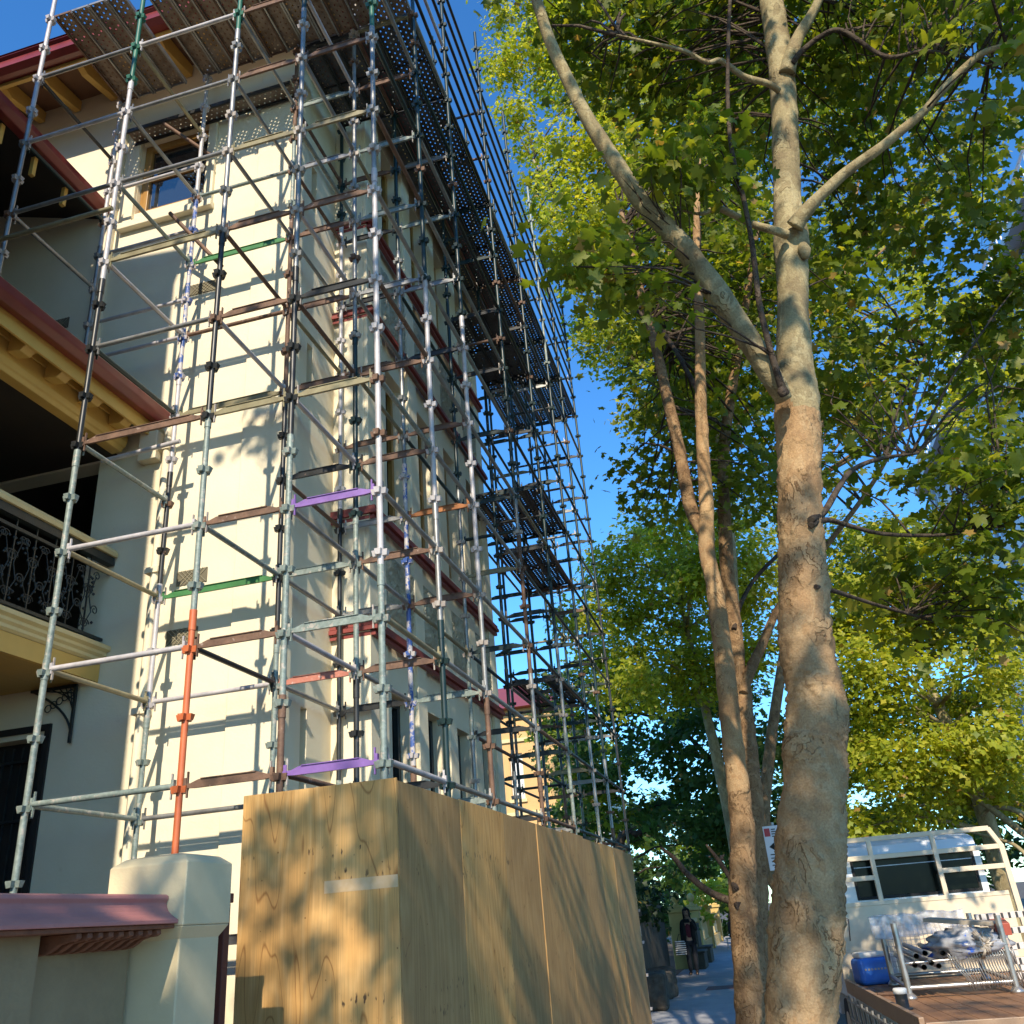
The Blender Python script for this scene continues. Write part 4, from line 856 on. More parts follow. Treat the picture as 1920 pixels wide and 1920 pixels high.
n2 += limb(T2, [(1326,1010,22),(1308,980,24),(1293,946,25),(1275,850,23),(1251,744,21),(1234,670,18),(1219,611,16),(1197,531,14),(1187,478,11),(1165,400,8)], 8.6, 9.6, barkrough, 0.1, 14)
n2 += limb(T2, [(1312,740,10),(1285,690,9),(1240,620,8),(1180,570,6),(1120,500,5)], 8.9, 10.5, barkdark, seg=8)
lb = {0:905,100:905,150:915,250:950,350:975,430:1005,520:1040,600:1070,680:1095,730:1160,800:1185,860:1150,960:1160}
def left_b(y):
    k = sorted(lb)
    for a, b in zip(k, k[1:]):
        if a <= y <= b: return lb[a]+(lb[b]-lb[a])*(y-a)/(b-a)
    return lb[k[0]] if y < 0 else lb[k[-1]]
BL = []
for py in range(-190, 930, 78):
    px = max(1240, left_b(py)+90)
    while px < 1500:
        if random.random() > 0.16: BL.append((at_y(px, py+random.uniform(-25,25), random.uniform(9.8, 12.6)), 0.75, 330))
        px += random.uniform(75, 100)
cl = foliage(T2, BL, 0.078, leafm, V5, TRI5, 0.2)
twigs(T2, n2, cl, 0.014, frac=0.3)
# --- tall tree behind it whose sunlit crown closes the view along the scaffolding
T4 = thing("plane_tree", (-0.15, 16.0, G), "tall sunlit plane tree whose crown edges the sky beside the top of the scaffolding", "tree", GRP)
P, R = skel([(1392,1840,34),(1388,1600,30),(1380,1300,27),(1365,1000,24),(1330,760,20),(1270,560,15),(1200,380,10)], 16.0, 16.2, 6)
m = MB(); m.path([Vector((-0.15,16,G-0.05))]+P, [R[0]*1.3]+R, 18, 0, rough=0.1, rs=6); m.build("trunk", barkup, T4); n4 = list(P[16::2])
n4 += limb(T4, [(1290,620,14),(1220,560,12),(1130,470,10),(1050,380,7),(1000,300,4)], 16.1, 15.6, barkup, seg=8)
n4 += limb(T4, [(1340,800,14),(1290,720,12),(1210,690,9),(1150,640,6)], 16.1, 15.6, barkup, seg=8)
BL = []
for py in range(-150, 800, 62):
    px = left_b(py)+30+random.uniform(-6, 6); first = True
    while px < 1420:
        if random.random() > (0.0 if first else 0.10): BL.append((at_y(px, py+random.uniform(-20,20), random.uniform(15.0, 17.2)), 0.5 if first else 0.8, 480 if first else 800))
        px += random.uniform(62, 84); first = False
cl = foliage(T4, BL, 0.078, leafb, V3, TRI3, 0.17, per=22, coh=0.4)
twigs(T4, n4, cl, 0.016, frac=0.15)
# --- third stem, branching to the right
T3 = thing("plane_tree", (0.15, 10.2, G), "brown plane tree stem with a low diagonal branch, half hidden between the two nearer trunks", "tree", GRP)
P, R = skel([(1425,1900,50),(1420,1750,46),(1415,1600,44),(1408,1480,40),(1398,1370,36),(1392,1298,33),(1384,1261,30),(1376,1170,29),(1364,1078,27),(1359,987,25),(1356,900,22),(1362,800,20),(1380,680,17),(1400,560,13),(1420,420,9)], 10.2, 10.6, 6)
m = MB(); m.path([Vector((0.02,10.2,G-0.05))]+P, [R[0]*1.3]+R, 22, 0, rough=0.12, rs=7); m.build("trunk", barkrough, T3); n3 = list(P[30::3])
n3 += limb(T3, [(1394,1300,18),(1398,1280,21),(1412,1245,20),(1427,1214,18),(1445,1170,15),(1460,1140,14),(1500,1080,11),(1560,1010,10),(1640,900,8),(1700,780,7),(1740,650,5)], 10.25, 10.8, barkrough, 0.1, 12)
n3 += limb(T3, [(1376,1180,10),(1390,1130,9),(1420,1080,8),(1480,1020,7)], 10.3, 11, barkdark, seg=8)
BL = []
for py in range(-100, 900, 88):
    for px in (1395, 1480, 1560): 
        if random.random() > 0.25: BL.append((at_y(px+random.uniform(-25,25), py+random.uniform(-30,30), random.uniform(10.5, 12.5)), 0.7, 240))
cl = foliage(T3, BL, 0.078, leafm, V5, TRI5, 0.2)
twigs(T3, n3, cl, 0.014, frac=0.25)
# right half of the nearest tree's crown, over the truck
BL = []
for py in range(-150, 1010, 78):
    px = 1570+random.uniform(-15, 15)
    rb = 1840 if 130 < py < 330 else (1890 if py < 430 else 1975)
    while px < rb:
        gap = (820 < py < 985 and px < 1740) or (py > 960 and px < 1700)
        if not gap and random.random() > 0.2: BL.append((at_y(px, py+random.uniform(-25,25), random.uniform(6.6, 8.2)), 0.5, 165))
        px += random.uniform(74, 98)
cl = foliage(T1, BL, 0.070, leafm, V5, TRI5, 0.14, per=16)
twigs(T1, nodes1, cl, 0.009, frac=0.22)
# unseen top of the same crown, added overhead to shade lower leaves and street face
foliage(T1, [((random.uniform(-2.3, -0.2), random.uniform(-0.5, 4.6), random.uniform(9.2, 13.0)), 0.7, 120) for i in range(30)], 0.095, leafm, V5, TRI5, 0.2)
foliage(T1, [((random.uniform(0.3, 3.6), random.uniform(-0.6, 3.4), random.uniform(7.4, 9.6)), 0.7, 110) for i in range(14)], 0.10, leafm, V5, TRI5, 0.2)

# --- trees further along the street
def poly_blobs(poly, step, ylo, yhi, r, n, skip=0.1):
    out = []; xs = [p[0] for p in poly]; ys_ = [p[1] for p in poly]
    def inside(x, y):
        c = False; k = len(poly)
        for i in range(k):
            (x1,y1),(x2,y2) = poly[i], poly[(i+1)%k]
            if (y1 > y) != (y2 > y) and x < (x2-x1)*(y-y1)/(y2-y1)+x1: c = not c
        return c
    y = min(ys_)
    while y < max(ys_):
        x = min(xs)+random.uniform(0, step*0.5)
        while x < max(xs):
            if inside(x, y) and random.random() > skip: out.append((at_y(x+random.uniform(-.2,.2)*step, y+random.uniform(-.2,.2)*step, random.uniform(ylo, yhi)), r*random.uniform(.8,1.15), n))
            x += step
        y += step*0.85
    return out
def far_tree(label, base, poly, step, ylo, yhi, r, n, size, m_, bk, rtr, lean=(0,0), spread=0.2, skip=0.1):
    t = thing("plane_tree", (base[0], base[1], G), label, "tree", GRP)
    bl = poly_blobs(poly, step, ylo, yhi, r, n, skip); C = np.array([tuple(b[0]) for b in bl]); cz = C.mean(axis=0); top = C[:,2].max()
    h = max(2.0, (cz[2]+top)/2)
    tp = [Vector((base[0],base[1],G-0.05)), Vector((base[0]+lean[0]*.3,base[1]+lean[1]*.3,G+1.6)), Vector((base[0]+lean[0]*.8,base[1]+lean[1]*.8,G+3.4)), Vector((float(cz[0])*.5+base[0]*.5+lean[0]*.5,base[1],(G+3.4+h)/2)), Vector((float(cz[0]),float(cz[1]),h))]
    q = crom([(*p, w) for p, w in zip(tp, [rtr*1.25, rtr, rtr*.85, rtr*.5, rtr*.15])], 5); P_ = [Vector(a[:3]) for a in q]
    mb = MB(); mb.path(P_, [float(a[3]) for a in q], 14, 0, rough=.12, rs=4); mb.build("trunk", bk, t)
    lm = MB(); 
    for b in bl:
        if random.random() < 0.55:
            e = Vector(b[0]); cand = [p for p in P_ if p.z < e.z-0.2 and p.z > G+2.2] or P_[-4:]; a = min(cand, key=lambda p: (p-e).length); L = (e-a).length
            mid = a.lerp(e, .5)+Vector((0,0,.10*L)); lm.path([a, a.lerp(mid,.6), mid, mid.lerp(e,.6), e], [rtr*.28, rtr*.22, rtr*.17, rtr*.11, rtr*.05], 6)
    if lm.v: lm.build("limb", bk, t)
    foliage(t, bl, size, m_, V3, TRI3, spread, 24, coh=0.4); return t
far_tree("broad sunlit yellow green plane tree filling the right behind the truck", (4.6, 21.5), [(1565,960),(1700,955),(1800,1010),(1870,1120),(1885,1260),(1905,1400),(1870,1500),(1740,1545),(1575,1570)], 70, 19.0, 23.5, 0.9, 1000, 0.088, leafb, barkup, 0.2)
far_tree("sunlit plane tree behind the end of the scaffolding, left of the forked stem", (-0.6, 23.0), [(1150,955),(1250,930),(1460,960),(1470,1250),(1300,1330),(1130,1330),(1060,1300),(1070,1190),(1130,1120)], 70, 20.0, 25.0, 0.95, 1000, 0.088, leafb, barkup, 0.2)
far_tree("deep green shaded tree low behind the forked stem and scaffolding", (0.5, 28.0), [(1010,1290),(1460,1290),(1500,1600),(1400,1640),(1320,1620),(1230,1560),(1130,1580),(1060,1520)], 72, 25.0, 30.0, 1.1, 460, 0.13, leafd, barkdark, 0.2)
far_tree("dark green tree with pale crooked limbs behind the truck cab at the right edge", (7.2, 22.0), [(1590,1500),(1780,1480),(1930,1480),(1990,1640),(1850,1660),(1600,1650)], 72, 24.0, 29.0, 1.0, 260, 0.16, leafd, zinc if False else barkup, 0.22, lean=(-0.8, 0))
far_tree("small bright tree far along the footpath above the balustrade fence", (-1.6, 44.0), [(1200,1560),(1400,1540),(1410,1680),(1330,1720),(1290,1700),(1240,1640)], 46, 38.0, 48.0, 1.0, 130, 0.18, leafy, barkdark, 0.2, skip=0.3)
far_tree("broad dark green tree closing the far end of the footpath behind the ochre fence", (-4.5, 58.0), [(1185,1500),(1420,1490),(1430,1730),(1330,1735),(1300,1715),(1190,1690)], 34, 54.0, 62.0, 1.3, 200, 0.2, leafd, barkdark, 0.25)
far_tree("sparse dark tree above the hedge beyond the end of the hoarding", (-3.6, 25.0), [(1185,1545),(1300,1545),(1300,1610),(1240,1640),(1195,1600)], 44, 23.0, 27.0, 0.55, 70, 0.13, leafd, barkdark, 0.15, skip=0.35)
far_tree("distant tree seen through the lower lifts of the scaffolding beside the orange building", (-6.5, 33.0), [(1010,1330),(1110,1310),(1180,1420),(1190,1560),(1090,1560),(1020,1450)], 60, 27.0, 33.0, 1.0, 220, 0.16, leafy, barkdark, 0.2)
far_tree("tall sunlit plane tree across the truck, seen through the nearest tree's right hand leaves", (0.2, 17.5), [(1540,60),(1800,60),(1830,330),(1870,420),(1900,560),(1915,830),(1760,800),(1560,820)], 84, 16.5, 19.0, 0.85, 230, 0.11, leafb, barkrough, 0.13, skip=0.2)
# pale crooked limbs at the right edge
t9 = [o for o in COL.objects if o.get("label", "").startswith("dark green tree with pale")][0]
for pts in ([(1960,1590,16),(1915,1560,14),(1870,1525,12),(1820,1490,9),(1790,1470,6)], [(1960,1560,14),(1905,1520,11),(1860,1515,8),(1840,1530,5)], [(1960,1650,9),(1910,1590,8),(1860,1570,6),(1800,1555,4)]):
    limb(t9, pts, 20.5, 21.0, barkup, seg=8)
# low dark forked branch crossing the footpath at the left of the forked stem
P_ = limb(T2, [(1388,1700,16),(1370,1690,15),(1330,1672,13),(1290,1640,11),(1265,1610,9),(1240,1590,6)], 8.0, 8.6, barkdark, seg=10)
limb(T2, [(1380,1665,12),(1365,1640,10),(1345,1610,8),(1325,1585,5)], 8.0, 8.7, barkdark, seg=8)
# --- the next street tree, behind the photographer: throws the dappled light
T0 = thing("plane_tree", (1.2, -6.4, G), "leafy plane tree on the kerb just behind the photographer, dappling the hoarding", "tree", GRP)
mb = MB(); q = crom([(1.2,-6.4,G-.05,.3),(1.25,-6.3,0.5,.22),(1.3,-6.0,3.0,.18),(1.4,-5.6,6.0,.13),(1.5,-5.4,9.5,.05)], 6); mb.path([Vector(a[:3]) for a in q], [float(a[3]) for a in q], 14, 0, rough=.1); mb.build("trunk", bark, T0)
BL = []
for i in range(42):
    d = rng.normal(size=3); d /= np.linalg.norm(d); c = np.array([1.1,-5.5,8.0])+d*(rng.random()**0.5)*np.array([3.7,2.4,3.1]); BL.append((tuple(c), 0.45, 90))
for c in ((2.2,-5.4,7.6),(2.7,-5.6,8.3),(2.5,-5.5,9.2),(2.9,-5.4,10.1),(2.3,-5.6,10.8),(-0.2,-5.5,7.7),(-0.6,-5.4,8.4),(0.0,-5.6,8.9)): BL.append((c, 0.34, 70))
foliage(T0, BL, 0.105, leafm, V5, TRI5, 0.2)

# ------------------------------------------------------------------ flat-tray truck parked at the kerb
TL = Vector((0.62, 11.7, G-0.13)); TRZ = math.radians(3.9)
truck = thing("flatbed_truck", TL, "cream and white flatbed truck parked at the kerb, timber tray towards the camera", "truck", rz=TRZ)
TX = Vector((math.cos(TRZ), math.sin(TRZ), 0)); TY = Vector((-math.sin(TRZ), math.cos(TRZ), 0))
def hb(px, py, yl=0.0):
    d = ray(px, py); o = TL+TY*yl; t = o.dot(TY)/d.dot(TY); p = d*t-TL; return p.dot(TX), p.z
def tray_pt(px, py, h=0.92):
    p = at_z(px, py, TL.z+h)-TL; return p.dot(TX), p.dot(TY)
def l2w(x, y, z): return TL+TX*x+TY*y+Vector((0,0,z))
offw = mat("cream steel paint", (0.72,0.60,0.43), (0.64,0.52,0.36), 4, 0.5, patch=(0.30,0.13,0.05), pscale=12, pth=0.71)
cabw = mat("white cab paint", (0.78,0.79,0.80), (0.72,0.73,0.75), 2, 0.25)
tyre = mat("tyre rubber", (0.02,0.02,0.02), (0.015,0.015,0.015), 8, 0.8); chas = mat("dark chassis", (0.03,0.03,0.03), None, 5, 0.6)
trayw = mat("worn brown tray boards", (0.34,0.17,0.075), (0.22,0.105,0.05), 5, 0.65, stretch=(1,0.12,1), patch=(0.42,0.26,0.14), pscale=7, pth=0.63, fine=60)
trw = 1.96; m = MB()
for i in range(14): m.bb(0.045+i*0.134, 0.045+i*0.134+0.130, -3.75, -0.03, 0.885, 0.92)
m.build("tray_floor", trayw, truck, local=True, bevel=0.003)
m = MB(); m.bb(0, 0.04, -3.78, -0.031, 0.83, 0.965); m.bb(trw-0.04, trw, -3.78, -0.031, 0.83, 0.965); m.bb(0.041, trw-0.041, -3.79, -3.755, 0.80, 0.93); m.build("tray_rail", mat("brown steel rail", (0.36,0.24,0.15), (0.28,0.17,0.10), 6, 0.5, patch=RUST, pscale=12, pth=0.6), truck, local=True, bevel=0.005)
m = MB()                                   # dropped side gate of bars along the kerb side
for z in (0.79, 0.62, 0.42): m.tube((-0.035,-3.7,z), (-0.035,-0.3,z), 0.014, 8)
for i in range(12): m.tube((-0.035,-3.7+i*0.309,0.42), (-0.035,-3.7+i*0.309,0.83), 0.016, 8)
m.build("side_gate", galv, truck, local=True)
m = MB(); m.bb(0.45, 0.55, -3.6, 2.2, 0.62, 0.82); m.bb(trw-0.55, trw-0.45, -3.6, 2.2, 0.62, 0.82)
for i in range(7): m.bb(0.05, trw-0.05, -3.5+i*0.55, -3.42+i*0.55, 0.821, 0.884)
m.build("chassis", chas, truck, local=True)
for wy in (-2.5, 1.3):
    for wx in (0.12, trw-0.36):
        w_ = MB(); w_.tube((wx,wy,0.33), (wx+0.24,wy,0.33), 0.33, 28); w_o = w_.build("wheel", tyre, truck, local=True, bevel=0.03)
        r_ = MB(); r_.tube((wx-0.004,wy,0.33), (wx+0.244,wy,0.33), 0.19, 24); r_.build("rim", offw, w_o, local=True)
# headboard: solid lower sheet and a frame of box section above with a chamfered right corner
pt_ = hb(1700,1690)[1]; m = MB(); m.bb(0.03, trw-0.02, -0.025, -0.005, 0.93, pt_); m.bb(0.03, trw-0.02, -0.032, 0.0, pt_-0.015, pt_+0.03)
def hbar(a, b, w=0.052, d=0.04, y=0.0):
    (x0,z0), (x1,z1) = a, b; A = Vector((x0,y,z0)); B_ = Vector((x1,y,z1)); dd = (B_-A).normalized(); n = Vector((0,1,0)); u = n.cross(dd)
    m.obox((A+B_)/2, ((B_-A).length, d, w), Matrix((dd, n, u)).transposed())
zt = hb(1740,1563)[1]; cr = hb(1850,1549)[0]; rr = hb(1878,1590)[0]; zr = hb(1880,1588)[1]
hbar((0.0, zt), (cr+0.01, zt)); hbar((cr, zt), (rr+0.01, zr), d=0.043); hbar((rr, zr+0.03), (rr+0.015, 0.93), 0.06, 0.046)
hbar((0.03, zt+0.02), (0.03, 0.93), 0.06, 0.046)
v1 = hb(1627,1578)[0]; v2 = hb(1745,1565)[0]; zm = hb(1740,1598)[1]; zl = hb(1610,1648)[1]; zl2 = hb(1830,1627)[1]
hbar((v1, zt), (v1, pt_), d=0.043); hbar((v2, zt), (v2, pt_), d=0.044); hbar((0.05, zm), (rr, zm), d=0.039); hbar((0.05, zl), (v1, zl), d=0.038); hbar((v2, zl2), (rr, zl2), d=0.037)
m.build("headboard", offw, truck, local=True, bevel=0.004)
# cab: rounded shell with rear window, seats inside
m = MB(); xs0, xs1 = 0.10, trw-0.16; zc = hb(1700,1572,0.3)[1]
prof = [(0.16,0.70),(0.16,2.08),(0.20,2.14),(0.28,zc-0.05),(0.44,zc-0.01),(0.62,zc+0.02),(1.25,zc),(1.50,zc-0.14),(1.95,1.62),(2.10,1.45),(2.18,0.75),(2.10,0.45),(1.75,0.45),(1.6,0.72),(1.0,0.72),(0.85,0.45),(0.4,0.45)]
wl, wz0 = hb(1612,1680,0.16); wr = xs1-0.10; wz1 = hb(1690,1606,0.16)[1]; wz0 = hb(1700,1676,0.16)[1]
sh = MB()
def side(x): return [(x,)+p for p in prof]
n_ = len(prof)
for x in (xs0, xs1): sh.add(side(x), [tuple(range(n_))], 0)
for i in range(n_):
    j = (i+1)%n_
    if i in (0, 1): continue
    sh.add([(xs0,)+prof[i],(xs1,)+prof[i],(xs1,)+prof[j],(xs0,)+prof[j]], [(0,1,2,3)], 0, 2 <= i <= 6)
sh.holed(1, 0.16, xs0, xs1, 0.70, 2.08, [(wl, wr, wz0, wz1)], 0.03)
dz = (2.10-1.90)/1; sh.add([(xs0,0.16,2.08),(xs1,0.16,2.08),(xs1,0.20,2.14),(xs0,0.20,2.14)], [(0,1,2,3)])
for i in range(7): sh.bb(xs0+0.05+i*0.26, xs0+0.13+i*0.26, 0.148, 0.159, 0.95, min(1.55, wz0-0.05))
cab = sh.build("cab", cabw, truck, local=True, bevel=0.015)
g = MB(); g.bb(wl+0.002, wr-0.002, 0.166, 0.172, wz0+0.002, wz1-0.002); g.build("rear_window", mat("cab glass", (0.005,0.008,0.006), (0.003,0.005,0.004), 3, 0.2, spec=0.15), cab, local=True)
fr = MB()
for a in ((wl-0.03,wl,wz0-0.03,wz1+0.03),(wr,wr+0.03,wz0-0.03,wz1+0.03)): fr.bb(a[0],a[1],0.150,0.1585,a[2],a[3])
fr.bb(wl,wr,0.1505,0.158,wz0-0.03,wz0); fr.bb(wl,wr,0.1505,0.158,wz1,wz1+0.03); fr.build("window_seal", tyre, cab, local=True, bevel=0.004)
for x in (0.95, 1.4):
    s_2 = MB(); s_2.bb(x, x+0.3, 0.30, 0.42, 1.3, 1.86); s_2.build("seat", chas, cab, local=True, bevel=0.03)
mi_ = MB(); mi_.bb(xs1+0.02, xs1+0.16, 1.5, 1.56, 1.5, 1.85); mi_.build("mirror", chas, cab, local=True, bevel=0.02)

# ------------------------------------------------------------------ load on the tray
TB = 0.921
def trayw_pt(px, py, h=TB): x, y = tray_pt(px, py, h); return l2w(x, y, h)
steel = mat("shiny galvanised tube", (0.50,0.48,0.46), (0.38,0.36,0.33), 9, 0.32, 0.75, patch=RUST, pscale=16, pth=0.68)
a = trayw_pt(1708,1874); b = trayw_pt(1676,1848); c = trayw_pt(1909,1861); d = b+(c-a); zt_ = 0.62
fx, fy = (c-a).normalized(), (b-a).normalized()
cage = thing("steel_stillage", a, "galvanised tube stillage with wire mesh back standing on the truck tray", "stillage")
up = Vector((0,0,1))
for p in (a, b, c, d):
    m = MB(); m.tube(p, p+up*zt_, 0.028, 12); m.lathe([(0.062,0.0),(0.055,0.02),(0.032,0.05)], p, 12); m.build("post", steel, cage)
m = MB(); 
for p, q in ((a,c),(b,d),(a,b),(c,d)): m.tube(p+up*0.09, q+up*0.09, 0.020, 10)
m.build("base_frame", steel, cage)
m = MB(); L = (d-b).length
for i in range(int(L/0.045)+1): m.tube(b+fx*(i*0.045)+up*0.17, b+fx*(i*0.045)+up*0.56, 0.0035, 4)
for j in range(9): m.tube(b+up*(0.17+j*0.048), d+up*(0.17+j*0.048), 0.0035, 4)
m.build("mesh_panel", zinc, cage)
pk = [(0.10,0.27),(0.17,0.25),(0.24,0.28),(0.30,0.25),(0.13,0.34),(0.21,0.36),(0.36,0.35)]
for i, (u, v) in enumerate(pk):
    p = a+fx*u+up*v-fy*(0.02+0.05*random.random()); q = p+fy*1.6; m = MB(); mm = random.choice([steel, zinc, galv])
    m.tube(p, q, 0.024, 14, caps=False); m.tube(p+fy*0.002, q, 0.0195, 12, 1, caps=False); m.add([p+fy*0.25+(fx*math.cos(k*.6283)+up*math.sin(k*.6283))*0.0195 for k in range(10)], [tuple(range(10))], 1)
    tag(m.build("steel_pipe", [mm, darkin]), "grey steel pipe with open end poking from the stacked pipes on the truck", "pipe", "steel pipes stacked in the stillage")
hk = thing("rod_bundle", a+fx*0.4, "row of bent thin steel rods hooked along the front of the stillage", "steel rods")
rail = MB(); rail.tube(a+fx*0.0+up*0.285, c+up*0.30, 0.012, 8); rail.build("rail", steel, hk)
for i in range(25):
    u = 0.40+i*0.0265*(c-a).length/1.06; p = a+fx*u-fy*0.015; ln = random.uniform(-0.02,0.02); m = MB(); tilt = fx*(0.10 if i < 3 else 0.035)*(1 if i < 3 else 1)
    m.path([p+up*0.22+fx*0.014, p+up*0.325+fx*0.014, p+up*0.345+fx*0.004, p+up*0.33-fx*0.008, p+up*0.2+tilt*0.6, p+up*(0.06+ln)+tilt*1.6], [0.0058]*6, 5); m.build("rod", steel, hk)
# knotted plastic bag of blue and white rags
def lump(name, c, rx, ry, rz, m_, amp=0.12, fr_=5, seg=40, rings=26, axis=None):
    mb = MB(); o = 0
    for j in range(rings+1):
        ph = math.pi*j/rings
        for i in range(seg):
            th = 2*math.pi*i/seg; d_ = Vector((math.cos(th)*math.sin(ph), math.sin(th)*math.sin(ph), math.cos(ph)))
            s2 = 1+amp*(mnoise.noise(d_*fr_+Vector(c))+0.5*mnoise.noise(d_*fr_*2.7))
            v = Vector((d_.x*rx, d_.y*ry, max(-0.75, d_.z)*rz))*s2; mb.v.append(tuple(Vector(c)+TX*v.x+TY*v.y+up*v.z))
    for j in range(rings):
        for i in range(seg):
            i2 = (i+1)%seg; mb.f.append((j*seg+i, (j+1)*seg+i, (j+1)*seg+i2, j*seg+i2)); mb.m.append(0); mb.s.append(True)
    return mb.build(name, m_)
bagm = mat("blue and clear rag bag", (0.36,0.36,0.37), (0.24,0.25,0.28), 6, 0.22, patch=(0.04,0.12,0.50), pscale=4.5, pth=0.57, bump=0.5, bscale=16)
bc = a+fx*0.62+fy*0.18+up*0.40
bag = tag(lump("plastic_bag", bc, 0.36, 0.26, 0.14, bagm, 0.28, 3), "knotted clear plastic bag of blue and grey rags lying on the steel pipes", "bag")
knotm = mat("crumpled clear plastic", (0.50,0.44,0.36), (0.28,0.24,0.20), 14, 0.25)
m = MB(); kc = bc+fx*0.10-fy*0.24+up*0.0
for i in range(46):
    th = 2*math.pi*i/46; d_ = fx*math.cos(th)+up*math.sin(th); L = random.uniform(0.05, 0.12); m.path([kc, kc+d_*L*0.5-fy*0.035, kc+d_*L+fy*0.03], [0.004,0.010,0.013], 4)
o = m.build("knot", knotm, bag)
# shrink wrap over the mesh
wrapm = bpy.data.materials.new("shrink wrap"); wrapm.use_nodes = True; t = wrapm.node_tree; pb = t.nodes["Principled BSDF"]
pb.inputs["Base Color"].default_value = (0.8,0.8,0.82,1); pb.inputs["Roughness"].default_value = 0.12; pb.inputs["Alpha"].default_value = 0.38; pb.inputs["Specular IOR Level"].default_value = 1.0
wn = nod(t, "ShaderNodeTexNoise", Scale=24.0, Detail=6.0); tcw = t.nodes.new("ShaderNodeTexCoord"); t.links.new(tcw.outputs["Object"], wn.inputs[0]); wb = nod(t, "ShaderNodeBump", Strength=0.9, Distance=0.03); t.links.new(wn.outputs[0], wb.inputs["Height"]); t.links.new(wb.outputs[0], pb.inputs["Normal"])
m = MB(); nu, nv = 40, 16
for j in range(nv+1):
    for i in range(nu+1):
        u = -0.10+(L_ := 0.95)*i/nu; v = j/nv; p = b+fx*u+up*(0.44+0.22*min(1, v*1.6))-fy*(0.05-0.30*max(0, v-0.6)); p += Vector((mnoise.noise(p*9), mnoise.noise(p*9+Vector((5,0,0))), mnoise.noise(p*8+Vector((0,7,0)))))*0.03; m.v.append(tuple(p))
for j in range(nv):
    for i in range(nu): k = j*(nu+1)+i; m.f.append((k,k+1,k+nu+2,k+nu+1)); m.m.append(0); m.s.append(True)
o = m.build("plastic_wrap", wrapm); so = o.modifiers.new("solid", 'SOLIDIFY'); so.thickness = 0.004
tag(o, "crinkled clear shrink wrap draped over the wire mesh of the stillage", "plastic wrap")
def beam(name, p, q, w_, h_, m_, label, cat):
    mb = MB(); d_ = (q-p).normalized(); n = Vector((-d_.y,d_.x,0)).normalized(); u = d_.cross(n); mb.obox((p+q)/2, ((q-p).length, w_, h_), Matrix((d_, n, u)).transposed()); return tag(mb.build(name, m_, bevel=0.004), label, cat)
wood = mat("grey weathered board", (0.42,0.36,0.28), (0.30,0.25,0.19), 6, 0.7, stretch=(0.2,1,1)); redm = mat("red oxide steel", (0.42,0.09,0.05), (0.32,0.065,0.04), 8, 0.5, patch=(0.30,0.28,0.24), pscale=9, pth=0.66)
beam("timber_board", a+fx*0.34+fy*0.34+up*0.62, a+fx*0.86+fy*0.04+up*0.555, 0.20, 0.035, wood, "grey weathered timber board lying across the bag of rags", "board")
beam("steel_beam", a+fx*0.93+fy*0.05+up*0.50, a+fx*1.02+fy*0.9+up*0.56, 0.13, 0.10, redm, "red oxide steel box beam end at the right of the rag bag", "beam")
o = beam("steel_plate", a+fx*0.74-fy*0.012+up*0.372, a+fx*0.94-fy*0.012+up*0.395, 0.012, 0.075, mat("rust marked plate", (0.48,0.42,0.36), (0.36,0.30,0.25), 9, 0.5, patch=(0.6,0.08,0.04), pscale=11, pth=0.6), "small rust marked steel plate hung above the row of rods", "plate")
# stacked slotted bars at the right of the tray
whs = mat("white slotted bar paint", (0.66,0.60,0.55), (0.55,0.48,0.43), 6, 0.5, patch=(0.36,0.13,0.08), pscale=9, pth=0.62)
for i, (zz, dx_) in enumerate(((0.10,0.0),(0.22,0.02),(0.34,-0.02),(0.47,-0.16),(0.60,-0.20))):
    p = c+fx*(0.10+dx_)+fy*(0.35+0.04*i)+up*zz; q = p+fx*0.75; mb = MB(); d_ = fx; n = fy; mb.obox((p+q)/2, (0.75, 0.09, 0.055), Matrix((fx, fy, up)).transposed())
    for k in range(11): mb.obox(p+fx*(0.04+k*0.065)-fy*0.046, (0.022, 0.006, 0.05), Matrix((fx, fy, up)).transposed(), 1)
    for k in (0.06, 0.6): mb.obox(p+fx*k-up*0.055, (0.06, 0.07, 0.054), Matrix((fx, fy, up)).transposed(), 0)
    tag(mb.build("slotted_bar", [whs, chas], bevel=0.003), "white and red slotted steel bar stacked at the right of the tray", "steel bar", "slotted bars stacked on the tray")
# blue sack, kerb side corner of the tray
bm = mat("blue plastic sheet", (0.06,0.22,0.72), (0.045,0.17,0.60), 5, 0.35, patch=(0.62,0.68,0.75), pscale=7, pth=0.63, bump=0.3, bscale=14)
x0, y0_ = tray_pt(1570,1822); x1, _ = tray_pt(1622,1818)
cS = l2w((x0+x1)/2-0.06, -0.32, TB); RB3 = Matrix.Rotation(0.25, 3, 'Z') @ Matrix((TX, TY, up)).transposed()
m = MB(); m.obox(cS+up*0.13, (0.36,0.26,0.26), RB3); sk = tag(m.build("blue_sack", bm, bevel=0.05, seg=3), "bright blue plastic sack with a white top against the headboard beside the trunk", "sack")
m = MB(); m.obox(cS+up*0.285, (0.30,0.20,0.055), RB3); m.build("white_top", blind, sk, bevel=0.02)
m = MB()
for k in range(7): m.obox(cS+up*0.15+RB3 @ Vector((-0.12+k*0.036,-0.1315,0)), (0.02,0.003,0.018), RB3)
m.build("lettering", mat("pale lettering", (0.55,0.45,0.35), None, 5, 0.5), sk)
mb = MB(); pS = l2w((x0+x1)/2+0.12, -0.25, TB); mb.obox(pS+up*0.14, (0.20,0.10,0.28), Matrix((TX, TY, up)).transposed()); tag(mb.build("white_carton", blind, bevel=0.006), "white carton standing beside the blue sack at the headboard", "carton")
